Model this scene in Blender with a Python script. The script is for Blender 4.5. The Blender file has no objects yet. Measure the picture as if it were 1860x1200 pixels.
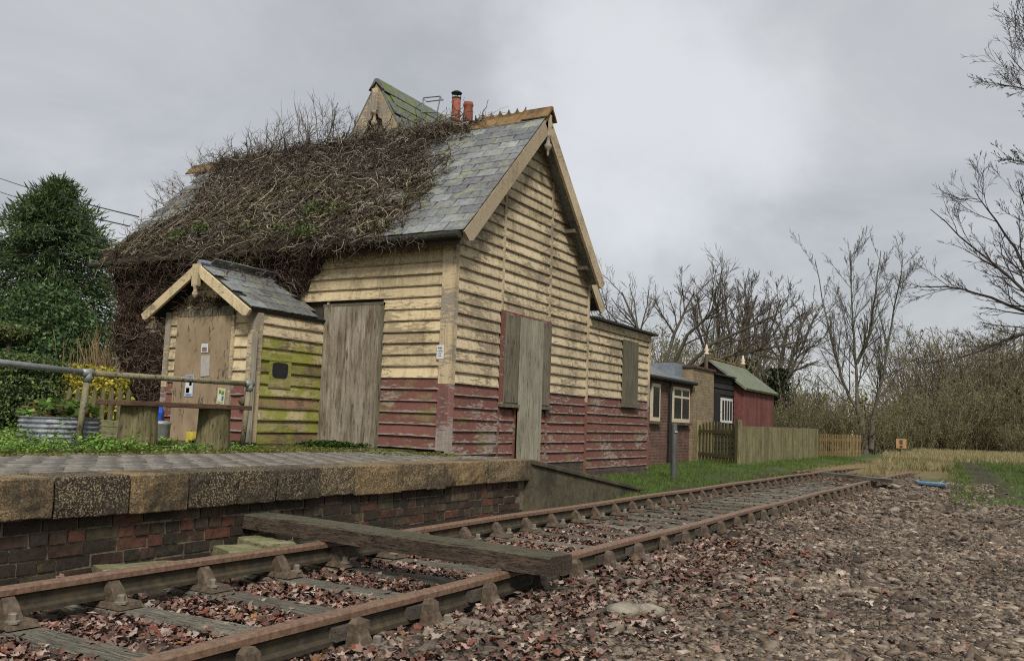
import bpy, math, random
import numpy as np
from mathutils import Vector, Matrix
random.seed(7); RNG = np.random.default_rng(7)
SC = bpy.context.scene; COL = SC.collection
# ------------------------------------------------------------------ camera
FPX = 1616.3                      # focal length in pixels of the 1860 px wide photograph
YAW, PITCH, ROLL = 0.520867, 0.102889, 0.03622
def cam_axes():
    fwd = np.array([-math.sin(YAW)*math.cos(PITCH), math.cos(YAW)*math.cos(PITCH), math.sin(PITCH)])
    right = np.array([math.cos(YAW), math.sin(YAW), 0.]); up = np.cross(right, fwd)
    return right*math.cos(ROLL)+up*math.sin(ROLL), -right*math.sin(ROLL)+up*math.cos(ROLL), fwd
CR, CU, CF = cam_axes(); CAM = np.array([0., 0., 1.])
cam = bpy.data.cameras.new('camera'); camo = bpy.data.objects.new('camera', cam); COL.objects.link(camo)
cam.sensor_width = 36; cam.lens = FPX/1860*36; cam.clip_start = .05; cam.clip_end = 3000
m = Matrix((tuple(CR), tuple(CU), tuple(-CF))).transposed().to_4x4(); m.translation = Vector(CAM)
camo.matrix_world = m; SC.camera = camo
def ray(x, y): return CR*(x-930)/FPX-CU*(y-600)/FPX+CF
def at_z(x, y, z): d = ray(x, y); return CAM+d*((z-1)/d[2])
def at_y(x, y, Y): d = ray(x, y); return CAM+d*(Y/d[1])
def at_x(x, y, X): d = ray(x, y); return CAM+d*(X/d[0])
# ------------------------------------------------------------------ sky, sun, exposure
SC.view_settings.view_transform = 'Standard'; SC.view_settings.look = 'None'
SC.view_settings.exposure = 1.1; SC.view_settings.gamma = 1
SC.cycles.use_denoising = False; SC.cycles.filter_width = 1.1     # keep the grain of fine textures
SUN_EL, SUN_AZ = math.radians(44), math.radians(142)     # azimuth measured from +Y towards +X
W = bpy.data.worlds.new('World'); SC.world = W; W.use_nodes = True
def lk(nt, a, b): nt.links.new(a, b)
def nd(nt, t, ins=None, **props):
    n = nt.nodes.new(t)
    for k, v in props.items(): setattr(n, k, v)
    for k, v in (ins or {}).items():
        s = n.inputs[k]
        if isinstance(v, bpy.types.NodeSocket): lk(nt, v, s)
        else: s.default_value = v
    return n
def c4(c): return (c[0], c[1], c[2], 1) if len(c) == 3 else c
def ramp(nt, fac, stops, interp='LINEAR'):
    n = nt.nodes.new('ShaderNodeValToRGB'); lk(nt, fac, n.inputs[0]); n.color_ramp.interpolation = interp
    e = n.color_ramp.elements
    while len(e) < len(stops): e.new(.5)
    for el, (p, c) in zip(e, stops): el.position = p; el.color = c4(c) if not isinstance(c, (int, float)) else (c, c, c, 1)
    return n.outputs[0]
def mixc(nt, fac, a, b, blend='MIX'):
    n = nt.nodes.new('ShaderNodeMix'); n.data_type = 'RGBA'; n.blend_type = blend
    for s, v in ((n.inputs[0], fac), (n.inputs[6], a), (n.inputs[7], b)):
        if isinstance(v, bpy.types.NodeSocket): lk(nt, v, s)
        else: s.default_value = c4(v) if not isinstance(v, (int, float)) else v
    return n.outputs[2]
def mth(nt, op, a, b=0., c=0., clamp=False):
    n = nt.nodes.new('ShaderNodeMath'); n.operation = op; n.use_clamp = clamp
    for i, v in enumerate((a, b, c)):
        if isinstance(v, bpy.types.NodeSocket): lk(nt, v, n.inputs[i])
        else: n.inputs[i].default_value = v
    return n.outputs[0]
def noise(nt, vec, scale, detail=4, rough=.55, dist=0.):
    return nd(nt, 'ShaderNodeTexNoise', {'Vector': vec, 'Scale': scale, 'Detail': detail, 'Roughness': rough, 'Distortion': dist}).outputs[0]
def mapping(nt, vec, scale=(1, 1, 1), loc=(0, 0, 0)):
    return nd(nt, 'ShaderNodeMapping', {'Vector': vec, 'Scale': scale, 'Location': loc}).outputs[0]
nt = W.node_tree; nt.nodes.clear()
tc = nd(nt, 'ShaderNodeTexCoord').outputs['Generated']
sky = nd(nt, 'ShaderNodeTexSky', sky_type='NISHITA', sun_disc=False, sun_elevation=SUN_EL, sun_rotation=SUN_AZ)
skyc = nd(nt, 'ShaderNodeVectorMath', {0: sky.outputs[0], 'Scale': .10}, operation='SCALE').outputs[0]
sep = nd(nt, 'ShaderNodeSeparateXYZ', {0: tc})
zz = mth(nt, 'ADD', mth(nt, 'MAXIMUM', sep.outputs[2], 0.), .22)
proj = nd(nt, 'ShaderNodeCombineXYZ', {0: mth(nt, 'DIVIDE', sep.outputs[0], zz), 1: mth(nt, 'DIVIDE', sep.outputs[1], zz), 2: 0.}).outputs[0]
cl = mth(nt, 'ADD', mth(nt, 'MULTIPLY', noise(nt, proj, 1.15, 8, .58, .6), .7), mth(nt, 'MULTIPLY', noise(nt, mapping(nt, proj, loc=(3, 7, 0)), .5, 2, .5), .3))
cloud = ramp(nt, cl, [(.36, (.405, .418, .438)), (.5, (.505, .52, .54)), (.64, (.62, .632, .645))])
d = ray(1165, 205); d = d/np.linalg.norm(d)              # thin place in the cloud layer
wob = mth(nt, 'MULTIPLY', mth(nt, 'SUBTRACT', noise(nt, mapping(nt, tc, loc=(1, 2, 3)), 7, 5), .5), .035)
dotp = mth(nt, 'ADD', nd(nt, 'ShaderNodeVectorMath', {0: tc, 1: tuple(d)}, operation='DOT_PRODUCT').outputs['Value'], wob)
gap = ramp(nt, dotp, [(.976, 0.), (1.0, 1.)], 'EASE')
cloud = mixc(nt, mth(nt, 'MULTIPLY', gap, .8), cloud, (.78, .80, .825))
# overcast law: the cloud deck is brighter towards the zenith
zen = mth(nt, 'ADD', mth(nt, 'MULTIPLY', ramp(nt, sep.outputs[2], [(.45, 0.), (1., 1.)]), .45), 1.)
cloud = nd(nt, 'ShaderNodeVectorMath', {0: cloud, 'Scale': zen}, operation='SCALE').outputs[0]
bgc = mixc(nt, .9, skyc, cloud)
EXPO = 2**SC.view_settings.exposure
bg = nd(nt, 'ShaderNodeBackground', {'Color': bgc, 'Strength': 1.07/EXPO})
lk(nt, bg.outputs[0], nd(nt, 'ShaderNodeOutputWorld').inputs[0])
sl = bpy.data.lights.new('sun', 'SUN'); so = bpy.data.objects.new('sun', sl); COL.objects.link(so)
sl.energy = 1.5; sl.angle = math.radians(12); sl.color = (1, .97, .92)
sd = Vector((math.sin(SUN_AZ)*math.cos(SUN_EL), math.cos(SUN_AZ)*math.cos(SUN_EL), math.sin(SUN_EL)))
so.rotation_euler = sd.to_track_quat('Z', 'Y').to_euler(); so.location = (6, -10, 20)
# ------------------------------------------------------------------ object helpers
WO = {}
def mesh_np(name, V, F, col=None, smooth=False):
    """V (n,3), F (m,k) arrays"""
    V = np.ascontiguousarray(V, np.float32); F = np.ascontiguousarray(F, np.int32)
    me = bpy.data.meshes.new(name); k = F.shape[1]
    me.vertices.add(len(V)); me.vertices.foreach_set('co', V.ravel())
    me.loops.add(F.size); me.loops.foreach_set('vertex_index', F.ravel())
    me.polygons.add(len(F)); me.polygons.foreach_set('loop_start', np.arange(0, F.size, k, dtype=np.int32))
    if smooth: me.polygons.foreach_set('use_smooth', np.ones(len(F), bool))
    if col is not None:
        a = me.color_attributes.new('Col', 'FLOAT_COLOR', 'POINT')
        a.data.foreach_set('color', np.c_[col, np.ones(len(col))].astype(np.float32).ravel())
    me.update(calc_edges=True); return me
def place(name, me, mat, parent=None, keep=False):
    """link a mesh given in world coordinates; its origin moves to its base"""
    n = len(me.vertices); co = np.empty(n*3, np.float32); me.vertices.foreach_get('co', co); co = co.reshape(-1, 3)
    c = np.array([(co[:, 0].min()+co[:, 0].max())/2, (co[:, 1].min()+co[:, 1].max())/2, co[:, 2].min()])
    me.vertices.foreach_set('co', (co-c).astype(np.float32).ravel()); me.update()
    o = bpy.data.objects.new(name, me); COL.objects.link(o)
    if mat is not None and not me.materials: me.materials.append(mat)
    WO[o] = c; pl = WO[parent] if parent is not None else np.zeros(3)
    o.parent = parent; o.location = c-pl
    return o
def inst(name, me, loc, rot=None, parent=None, scale=None):
    """another object on shared mesh data"""
    o = bpy.data.objects.new(name, me); COL.objects.link(o); loc = np.array(loc, float)
    WO[o] = loc; o.parent = parent; o.location = loc-(WO[parent] if parent is not None else 0)
    if rot is not None: o.rotation_euler = rot
    if scale is not None: o.scale = scale
    return o
def empty(name, loc, label, cat, group=None):
    o = bpy.data.objects.new(name, None); COL.objects.link(o); o.empty_display_size = .2
    o.location = loc; WO[o] = np.array(loc, float); tag(o, label, cat, group); return o
def tag(o, label=None, cat=None, group=None, kind=None):
    for k, v in (('label', label), ('category', cat), ('group', group), ('kind', kind)):
        if v: o[k] = v
    return o
class MB:
    def __init__(s): s.v = []; s.f = []
    def add(s, V, F):
        n = len(s.v); s.v += [tuple(map(float, p)) for p in V]; s.f += [tuple(n+i for i in f) for f in F]; return s
    def hexa(s, P):   # 8 points: bottom 4 ccw, top 4 ccw
        return s.add(P, [(3, 2, 1, 0), (4, 5, 6, 7), (0, 1, 5, 4), (1, 2, 6, 5), (2, 3, 7, 6), (3, 0, 4, 7)])
    def box(s, a, b, jit=0.):
        (x0, y0, z0), (x1, y1, z1) = a, b
        P = [(x0, y0, z0), (x1, y0, z0), (x1, y1, z0), (x0, y1, z0), (x0, y0, z1), (x1, y0, z1), (x1, y1, z1), (x0, y1, z1)]
        if jit: P = [tuple(c+random.uniform(-jit, jit) for c in p) for p in P]
        return s.hexa(P)
    def bar(s, p, q, w, h, upv=(0, 0, 1)):  # rectangular bar from p to q
        p, q, upv = Vector(p), Vector(q), Vector(upv); t = (q-p).normalized(); a = t.cross(upv).normalized(); b = a.cross(t).normalized()
        a, b = a*w/2, b*h/2
        return s.hexa([p-a-b, p+a-b, q+a-b, q-a-b, p-a+b, p+a+b, q+a+b, q-a+b])
    def prism(s, pts, d):  # planar polygon extruded by vector d
        n = len(pts); d = np.array(d, float); P = [np.array(p, float) for p in pts]; P = P+[p+d for p in P]
        return s.add(P, [tuple(range(n))[::-1], tuple(range(n, 2*n))]+[(i, (i+1) % n, n+(i+1) % n, n+i) for i in range(n)])
    def tube(s, pts, r, sides=8, cap=True):
        pts = [Vector(p) for p in pts]; n = len(pts); rr = r if hasattr(r, '__len__') else [r]*n; base = len(s.v)
        for i, p in enumerate(pts):
            t = (pts[min(i+1, n-1)]-pts[max(i-1, 0)]).normalized()
            a = t.cross(Vector((0, 0, 1)) if abs(t.z) < .9 else Vector((1, 0, 0))).normalized(); b = t.cross(a)
            for k in range(sides):
                w = 2*math.pi*k/sides; s.v.append(tuple(p+(a*math.cos(w)+b*math.sin(w))*rr[i]))
        for i in range(n-1):
            for k in range(sides):
                k2 = (k+1) % sides; s.f.append((base+i*sides+k, base+i*sides+k2, base+(i+1)*sides+k2, base+(i+1)*sides+k))
        if cap: s.f.append(tuple(base+k for k in range(sides))[::-1]); s.f.append(tuple(base+(n-1)*sides+k for k in range(sides)))
        return s
    def lathe(s, c, prof, sides=16):
        """profile [(r, z)] round vertical axis at c"""
        b = len(s.v); n = len(prof)
        for r, z in prof:
            for k in range(sides):
                w = 2*math.pi*k/sides; s.v.append((c[0]+r*math.cos(w), c[1]+r*math.sin(w), c[2]+z))
        for i in range(n-1):
            for k in range(sides):
                k2 = (k+1) % sides; s.f.append((b+i*sides+k, b+i*sides+k2, b+(i+1)*sides+k2, b+(i+1)*sides+k))
        s.f.append(tuple(b+k for k in range(sides))[::-1]); s.f.append(tuple(b+(n-1)*sides+k for k in range(sides)))
        return s
    def mesh(s, name, smooth=False):
        me = bpy.data.meshes.new(name); me.from_pydata(s.v, [], s.f); me.update()
        if smooth: me.polygons.foreach_set('use_smooth', np.ones(len(me.polygons), bool))
        return me
    def put(s, name, mat, parent=None, smooth=False, bev=0.):
        o = place(name, s.mesh(name, smooth), mat, parent)
        if bev:
            b = o.modifiers.new('bevel', 'BEVEL'); b.width = bev; b.segments = 2; b.limit_method = 'ANGLE'
        return o
def rotm(N, full=True, tilt=None):
    """N random rotation matrices (full) or random yaw with limited tilt"""
    if full:
        q = RNG.normal(size=(N, 4)); q /= np.linalg.norm(q, axis=1)[:, None]
    else:
        a = RNG.uniform(0, 2*np.pi, N); t = RNG.normal(0, tilt, N); p = RNG.uniform(0, 2*np.pi, N)
        qa = np.c_[np.cos(a/2), 0*a, 0*a, np.sin(a/2)]; qt = np.c_[np.cos(t/2), np.sin(t/2)*np.cos(p), np.sin(t/2)*np.sin(p), 0*t]
        w1, x1, y1, z1 = qt.T; w2, x2, y2, z2 = qa.T
        q = np.c_[w1*w2-x1*x2-y1*y2-z1*z2, w1*x2+x1*w2+y1*z2-z1*y2, w1*y2-x1*z2+y1*w2+z1*x2, w1*z2+x1*y2-y1*x2+z1*w2]
    w, x, y, z = q.T
    return np.stack([np.stack([1-2*(y*y+z*z), 2*(x*y-z*w), 2*(x*z+y*w)], -1), np.stack([2*(x*y+z*w), 1-2*(x*x+z*z), 2*(y*z-x*w)], -1), np.stack([2*(x*z-y*w), 2*(y*z+x*w), 1-2*(x*x+y*y)], -1)], 1)
def scatter(tv, tf, pos, R, scl, col, jit=0.):
    """copies of a template; returns V, F, C"""
    tv = np.asarray(tv, float); tf = np.asarray(tf); N = len(pos); n = len(tv)
    scl = np.asarray(scl, float)
    if scl.ndim == 1: scl = scl[:, None]
    L = tv[None]*scl[:, None, :]
    if jit: L = L*(1+RNG.normal(0, jit, (N, n, 1)))
    V = np.einsum('nij,nkj->nki', R, L)+pos[:, None, :]
    F = (tf[None]+(np.arange(N)*n)[:, None, None]).reshape(-1, tf.shape[1])
    return V.reshape(-1, 3), F, np.repeat(col, n, 0)
def tubes(P, Rd, col, sides=3):
    """P (N,K,3) paths, Rd (N,K) radii, col (N,3)"""
    N, K, _ = P.shape; T = np.gradient(P, axis=1); T /= np.linalg.norm(T, axis=2)[:, :, None]+1e-9
    ref = np.where(np.abs(T[..., 2:3]) < .9, np.array([0, 0, 1.]), np.array([1., 0, 0]))
    A = np.cross(T, ref); A /= np.linalg.norm(A, axis=2)[:, :, None]+1e-9; B = np.cross(T, A)
    w = 2*np.pi*np.arange(sides)/sides
    V = P[:, :, None, :]+(A[:, :, None, :]*np.cos(w)[None, None, :, None]+B[:, :, None, :]*np.sin(w)[None, None, :, None])*Rd[:, :, None, None]
    i = np.arange(K-1)[:, None]; k = np.arange(sides)[None]; k2 = (k+1) % sides
    f = np.stack([i*sides+k, i*sides+k2, (i+1)*sides+k2, (i+1)*sides+k], -1).reshape(-1, 4)
    F = (f[None]+(np.arange(N)*K*sides)[:, None, None]).reshape(-1, 4)
    return V.reshape(-1, 3), F, np.repeat(col, K*sides, 0)
def merge(parts):
    Vs, Fs, Cs, n = [], [], [], 0
    for V, F, C in parts: Vs.append(V); Fs.append(F+n); Cs.append(C); n += len(V)
    return np.concatenate(Vs), np.concatenate(Fs), np.concatenate(Cs)
def palette(N, cols, jit=.12, w=None):
    cols = np.array(cols, float); i = RNG.choice(len(cols), N, p=w)
    return np.clip(cols[i]*(1+RNG.normal(0, jit, (N, 1))), .003, .95)
ICO_V = []; t_ = (1+5**.5)/2
for a_ in (-1, 1):
    for b_ in (-t_, t_): ICO_V += [(0, a_, b_), (a_, b_, 0), (b_, 0, a_)]
ICO_V = np.array(ICO_V, float)/np.linalg.norm([1, t_])
def hull_faces(V):
    F = []; n = len(V)
    for i in range(n):
        for j in range(i+1, n):
            for k in range(j+1, n):
                nn = np.cross(V[j]-V[i], V[k]-V[i]); dd = (V-V[i])@nn
                if np.all(dd < 1e-6): F.append((i, j, k))
                elif np.all(dd > -1e-6): F.append((i, k, j))
    return np.array(F)
ICO_F = hull_faces(ICO_V)
LEAF_V = np.array([(-.5, 0, .0), (-.1, -.33, .06), (.5, 0, .02), (-.1, .33, .06), (.0, 0, -.04)])
LEAF_F = np.array([(0, 1, 4), (1, 2, 4), (2, 3, 4), (3, 0, 4)])
CARD_V = np.array([(-.5, 0, 0), (0, -.25, .05), (.5, 0, 0), (0, .25, .05)]); CARD_F = np.array([(0, 1, 2, 3)])
# ------------------------------------------------------------------ materials
def newmat(name):
    mt = bpy.data.materials.new(name); mt.use_nodes = True; nt = mt.node_tree; nt.nodes.clear()
    b = nd(nt, 'ShaderNodeBsdfPrincipled'); lk(nt, b.outputs[0], nd(nt, 'ShaderNodeOutputMaterial').inputs[0])
    b.inputs['Roughness'].default_value = .85; b.inputs['Specular IOR Level'].default_value = .25
    return mt, nt, b
def bump(nt, b, h, strength=.4, dist=.01):
    lk(nt, nd(nt, 'ShaderNodeBump', {'Height': h, 'Strength': strength, 'Distance': dist}).outputs[0], b.inputs['Normal'])
def pos_(nt): return nd(nt, 'ShaderNodeNewGeometry').outputs['Position']
def rnd_(nt): return nd(nt, 'ShaderNodeObjectInfo').outputs['Random']
def m_attr(name, rough=.85, spec=.2, var=0., vscale=40, trans=0.):
    mt, nt, b = newmat(name); c = nd(nt, 'ShaderNodeAttribute', attribute_name='Col').outputs['Color']
    if var:
        n = noise(nt, pos_(nt), vscale, 3); c = mixc(nt, 1., c, ramp(nt, n, [(.3, 1-var), (.7, 1+var)]), 'MULTIPLY')
    lk(nt, c, b.inputs['Base Color']); b.inputs['Roughness'].default_value = rough; b.inputs['Specular IOR Level'].default_value = spec
    if trans:
        tr = nd(nt, 'ShaderNodeBsdfTranslucent', {'Color': c}); mx = nd(nt, 'ShaderNodeMixShader', {0: trans, 1: b.outputs[0], 2: tr.outputs[0]})
        lk(nt, mx.outputs[0], [n for n in nt.nodes if n.type == 'OUTPUT_MATERIAL'][0].inputs[0])
    return mt
def m_board(name, base, under, peel=.5, dirt=.5, green=None, gcov=.0, gz=None, shift=0., edge=.7):
    """painted weatherboard: grain runs level, paint flakes off to grey wood, dirt streaks run down"""
    mt, nt, b = newmat(name); p = pos_(nt); r = rnd_(nt)
    g = mapping(nt, p, (2.2, 2.2, 26), (shift, 0, 0)); grain = noise(nt, g, 2.5, 6, .7)
    fl = noise(nt, mapping(nt, p, (4, 4, 18)), 1.7, 8, .72)
    big = noise(nt, mapping(nt, p, (1, 1, 1.6)), 1.1, 4, .6)
    c = mixc(nt, 1., base, ramp(nt, r, [(0, .78), (1, 1.12)]), 'MULTIPLY')
    c = mixc(nt, mth(nt, 'MULTIPLY', ramp(nt, big, [(.42, 0.), (.72, 1.)]), .5), c, tuple(x*y for x, y in zip(base, (.72, .62, .5))))
    pk = ramp(nt, mth(nt, 'ADD', fl, mth(nt, 'MULTIPLY', mth(nt, 'SUBTRACT', big, .5), .95)), [(.66-peel*.16, 0.), (.70-peel*.16, 1.)])
    uw = mixc(nt, grain, tuple(x*.55 for x in under), tuple(min(1, x*1.35) for x in under))
    c = mixc(nt, mth(nt, 'MULTIPLY', pk, .85), c, uw)
    st = noise(nt, mapping(nt, p, (9, 9, .9)), 1.6, 5, .65)
    st2 = noise(nt, mapping(nt, p, (2.2, 2.2, 1.0), (7, 3, 1)), 1.5, 6, .7)
    c = mixc(nt, mth(nt, 'MULTIPLY', ramp(nt, mth(nt, 'ADD', mth(nt, 'MULTIPLY', st, .55), mth(nt, 'MULTIPLY', st2, .45)), [(.50, 0.), (.64, 1.)]), dirt), c, (.07, .05, .03))
    cr = ramp(nt, noise(nt, mapping(nt, p, (7, 7, 60)), 2.2, 6, .7), [(.60, 0.), (.67, 1.)])
    c = mixc(nt, mth(nt, 'MULTIPLY', cr, .7), c, (.05, .035, .022))
    lz = nd(nt, 'ShaderNodeSeparateXYZ', {0: nd(nt, 'ShaderNodeTexCoord').outputs['Object']}).outputs[2]
    ew = mth(nt, 'ADD', nd(nt, 'ShaderNodeMapRange', {0: lz, 1: .0, 2: .055, 3: .30, 4: -.05}).outputs[0], fl)
    ek = ramp(nt, ew, [(.64, 0.), (.70, 1.)])
    c = mixc(nt, mth(nt, 'MULTIPLY', ek, edge), c, uw)
    if green:
        gm = noise(nt, mapping(nt, p, (1.4, 1.4, 2.2)), 1.8, 6, .65)
        k = ramp(nt, gm, [(.62-gcov*.4, 0.), (.74-gcov*.4, 1.)])
        if gz:
            z = nd(nt, 'ShaderNodeSeparateXYZ', {0: p}).outputs[2]; k = mth(nt, 'MULTIPLY', k, nd(nt, 'ShaderNodeMapRange', {0: z, 1: gz[0], 2: gz[1], 3: 1., 4: 0.}).outputs[0])
        c = mixc(nt, mth(nt, 'MULTIPLY', k, .9), c, mixc(nt, grain, tuple(x*.6 for x in green), tuple(x*1.35 for x in green)))
    lk(nt, c, b.inputs['Base Color']); b.inputs['Roughness'].default_value = .8
    bump(nt, b, mth(nt, 'ADD', mth(nt, 'MULTIPLY', pk, -.5), mth(nt, 'ADD', grain, mth(nt, 'MULTIPLY', cr, -.8))), .55, .008)
    return mt
def m_wood(name, a, c2, scale=(3, 3, 3), streak=None, green=None, gcov=.3, rough=.85, bstr=.5, top=None):
    """bare timber; scale gives the stretch of the grain in world axes"""
    mt, nt, b = newmat(name); p = pos_(nt); r = rnd_(nt)
    g = noise(nt, mapping(nt, p, scale), 2., 8, .72); big = noise(nt, p, 2.3, 4, .6)
    c = mixc(nt, ramp(nt, g, [(.36, 0.), (.64, 1.)]), a, c2); c = mixc(nt, 1., c, ramp(nt, r, [(0, .75), (1, 1.2)]), 'MULTIPLY')
    c = mixc(nt, mth(nt, 'MULTIPLY', ramp(nt, big, [(.4, 0.), (.7, 1.)]), .45), c, tuple(x*.45 for x in a))
    cr = ramp(nt, noise(nt, mapping(nt, p, tuple(x*2 for x in scale)), 2.6, 6, .7), [(.57, 0.), (.64, 1.)])
    c = mixc(nt, mth(nt, 'MULTIPLY', cr, .85), c, tuple(x*.2 for x in a))
    if streak:
        st = noise(nt, mapping(nt, p, (8, 8, 1.1)), 1.8, 6, .7); c = mixc(nt, mth(nt, 'MULTIPLY', ramp(nt, st, [(.44, 0.), (.62, 1.)]), .75), c, streak)
    if top:     # bleached, algae grown upper side
        nz_ = nd(nt, 'ShaderNodeSeparateXYZ', {0: nd(nt, 'ShaderNodeNewGeometry').outputs['True Normal']}).outputs[2]
        c = mixc(nt, mth(nt, 'MULTIPLY', ramp(nt, nz_, [(.5, 0.), (.8, 1.)]), .75), c, mixc(nt, ramp(nt, g, [(.3, 0.), (.7, 1.)]), tuple(x*.5 for x in top), tuple(x*1.3 for x in top)))
    if green:
        k = ramp(nt, noise(nt, mapping(nt, p, loc=(5, 5, 5)), 3., 6, .7), [(.68-gcov*.4, 0.), (.78-gcov*.4, 1.)]); c = mixc(nt, mth(nt, 'MULTIPLY', k, .8), c, green)
    lk(nt, c, b.inputs['Base Color']); b.inputs['Roughness'].default_value = rough
    bump(nt, b, mth(nt, 'SUBTRACT', g, cr), bstr, .012); return mt
def m_stone(name, stops, scale=20, lichen=None, lcov=.3, speck=None, bstr=.6, rough=.9, dist=.01, dark=None):
    mt, nt, b = newmat(name); p = pos_(nt); r = rnd_(nt)
    c = ramp(nt, r, stops, 'CONSTANT' if len(stops) > 3 else 'LINEAR'); n1 = noise(nt, p, scale, 6, .7); n2 = noise(nt, p, 2.6, 4, .6)
    c = mixc(nt, 1., c, ramp(nt, n1, [(.3, .6), (.7, 1.4)]), 'MULTIPLY'); c = mixc(nt, 1., c, ramp(nt, n2, [(.3, .75), (.7, 1.2)]), 'MULTIPLY')
    if speck:
        v = nd(nt, 'ShaderNodeTexVoronoi', {'Vector': p, 'Scale': scale*6.}).outputs['Color']; sv = nd(nt, 'ShaderNodeSeparateColor', {0: v}).outputs[0]
        c = mixc(nt, ramp(nt, sv, [(.62, 0.), (.9, .8)]), c, speck); c = mixc(nt, ramp(nt, sv, [(.12, .7), (.3, 0.)]), c, (.03, .022, .014))
    if dark:
        k = ramp(nt, noise(nt, mapping(nt, p, loc=(9, 1, 4)), 1.9, 5, .7), [(.47, 0.), (.62, 1.)]); c = mixc(nt, mth(nt, 'MULTIPLY', k, .85), c, dark)
    if lichen:
        k = ramp(nt, noise(nt, mapping(nt, p, loc=(2, 8, 4)), 4.5, 8, .72), [(.66-lcov*.35, 0.), (.76-lcov*.35, 1.)]); c = mixc(nt, mth(nt, 'MULTIPLY', k, .8), c, lichen)
    lk(nt, c, b.inputs['Base Color']); b.inputs['Roughness'].default_value = rough; bump(nt, b, n1, bstr, dist); return mt
def m_flat(name, col, rough=.6, metal=0., spec=.3, var=.25, scale=12, dirt=None):
    mt, nt, b = newmat(name); p = pos_(nt); n = noise(nt, p, scale, 5, .65)
    c = mixc(nt, 1., col, ramp(nt, n, [(.3, 1-var), (.7, 1+var)]), 'MULTIPLY')
    if dirt: c = mixc(nt, mth(nt, 'MULTIPLY', ramp(nt, noise(nt, mapping(nt, p, loc=(4, 4, 1)), scale*.6, 6, .7), [(.48, 0.), (.66, 1.)]), .8), c, dirt)
    lk(nt, c, b.inputs['Base Color']); b.inputs['Roughness'].default_value = rough; b.inputs['Metallic'].default_value = metal; b.inputs['Specular IOR Level'].default_value = spec
    bump(nt, b, n, .15, .005); return mt
CREAM = (.55, .447, .285); RED = (.185, .076, .060)
M = {}
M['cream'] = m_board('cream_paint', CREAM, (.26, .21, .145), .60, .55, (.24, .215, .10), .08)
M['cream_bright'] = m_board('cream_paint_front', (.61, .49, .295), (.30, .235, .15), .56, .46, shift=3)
M['algae_thin'] = m_board('algae_boards_thin', (.25, .15, .095), (.13, .10, .06), .8, .7, (.20, .21, .045), .32)
M['red'] = m_board('red_paint', RED, (.30, .25, .21), .62, .40, (.19, .165, .07), .16, edge=.9)
M['algae'] = m_board('algae_boards', (.40, .33, .18), (.13, .10, .06), .7, .62, (.235, .24, .042), .50)
M['trim'] = m_board('corner_paint', (.52, .41, .25), (.27, .24, .20), 1.05, .5, edge=0.)
M['trim_red'] = m_board('corner_paint_red', (.22, .10, .085), (.36, .31, .27), 1.5, .45, edge=0.)
M['barge'] = m_board('barge_paint', (.47, .38, .25), (.30, .25, .17), .25, .25, edge=0.)
M['ply'] = m_wood('weathered_plywood', (.25, .205, .145), (.43, .375, .285), (7, 7, .7), streak=(.09, .064, .036), green=(.15, .115, .06), gcov=.25)
M['plydoor'] = m_wood('plywood_door', (.285, .205, .125), (.36, .265, .165), (4, 4, 1.2), bstr=.2)
M['plygrey'] = m_wood('grey_plywood', (.20, .178, .13), (.31, .28, .21), (7, 7, .7), bstr=.25)
M['shutter'] = m_wood('grey_shutter', (.115, .10, .065), (.20, .18, .125), (9, 9, .7), green=(.10, .11, .05), gcov=.2)
M['slate'] = m_stone('slate', [(0, (.165, .175, .17)), (.2, (.165, .165, .158)), (.38, (.12, .127, .125)), (.55, (.21, .222, .215)), (.72, (.142, .138, .134)), (.86, (.235, .24, .22))], 14, lichen=(.25, .25, .13), lcov=.36, bstr=.3, rough=.5, dist=.004)
M['slate_moss'] = m_stone('mossy_slate', [(0, (.11, .12, .11)), (1, (.16, .165, .15))], 14, lichen=(.125, .155, .045), lcov=.58, bstr=.4, rough=.75)
M['gutter'] = m_stone('mossy_gutter', [(0, (.028, .026, .02)), (1, (.035, .03, .024))], 14, lichen=(.07, .09, .025), lcov=.3)
M['felt'] = m_flat('roof_felt', (.03, .028, .025), .9)
M['ridge'] = m_stone('ridge_clay', [(0, (.20, .125, .055)), (1, (.25, .15, .065))], 10, lichen=(.17, .15, .05), lcov=.3, dark=(.05, .035, .025))
M['pot'] = m_flat('clay_pot', (.26, .085, .052), .8, dirt=(.10, .042, .03))
M['metal'] = m_flat('grey_metal', (.22, .23, .24), .45, .6)
M['black'] = m_flat('black_metal', (.02, .02, .02), .6)
M['brick'] = m_stone('platform_brick', [(0, (.062, .038, .026)), (.2, (.045, .034, .024)), (.42, (.105, .046, .030)), (.52, (.075, .062, .036)), (.7, (.042, .033, .024)), (.86, (.10, .068, .042))], 22, lichen=(.11, .105, .045), lcov=.12, bstr=.8, dark=(.028, .022, .016))
M['mortar'] = m_flat('old_mortar', (.16, .132, .09), .95, var=.5, scale=18, dirt=(.045, .038, .026))
M['coping'] = m_stone('coping_stone', [(0, (.18, .122, .06)), (.2, (.055, .044, .031)), (.38, (.21, .14, .066)), (.52, (.10, .077, .047)), (.68, (.15, .108, .06)), (.84, (.042, .034, .025))], 22, speck=(.36, .27, .15), bstr=1., dist=.010, dark=(.04, .033, .024), lichen=(.12, .115, .06), lcov=.05)
M['ramp'] = m_stone('ramp_concrete', [(0, (.085, .072, .045)), (1, (.12, .10, .065))], 14, lichen=(.10, .105, .035), lcov=.3, dark=(.04, .033, .022))
M['paver'] = m_attr('paver', .6, .35, .35, 28)
M['rust'] = m_flat('rail_head_rust', (.20, .122, .078), .5, .15, .4, .35, 40, dirt=(.105, .062, .04))
M['railweb'] = m_flat('rail_web', (.052, .042, .028), .8, .1, .3, .4, 14, dirt=(.10, .075, .04))
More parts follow.
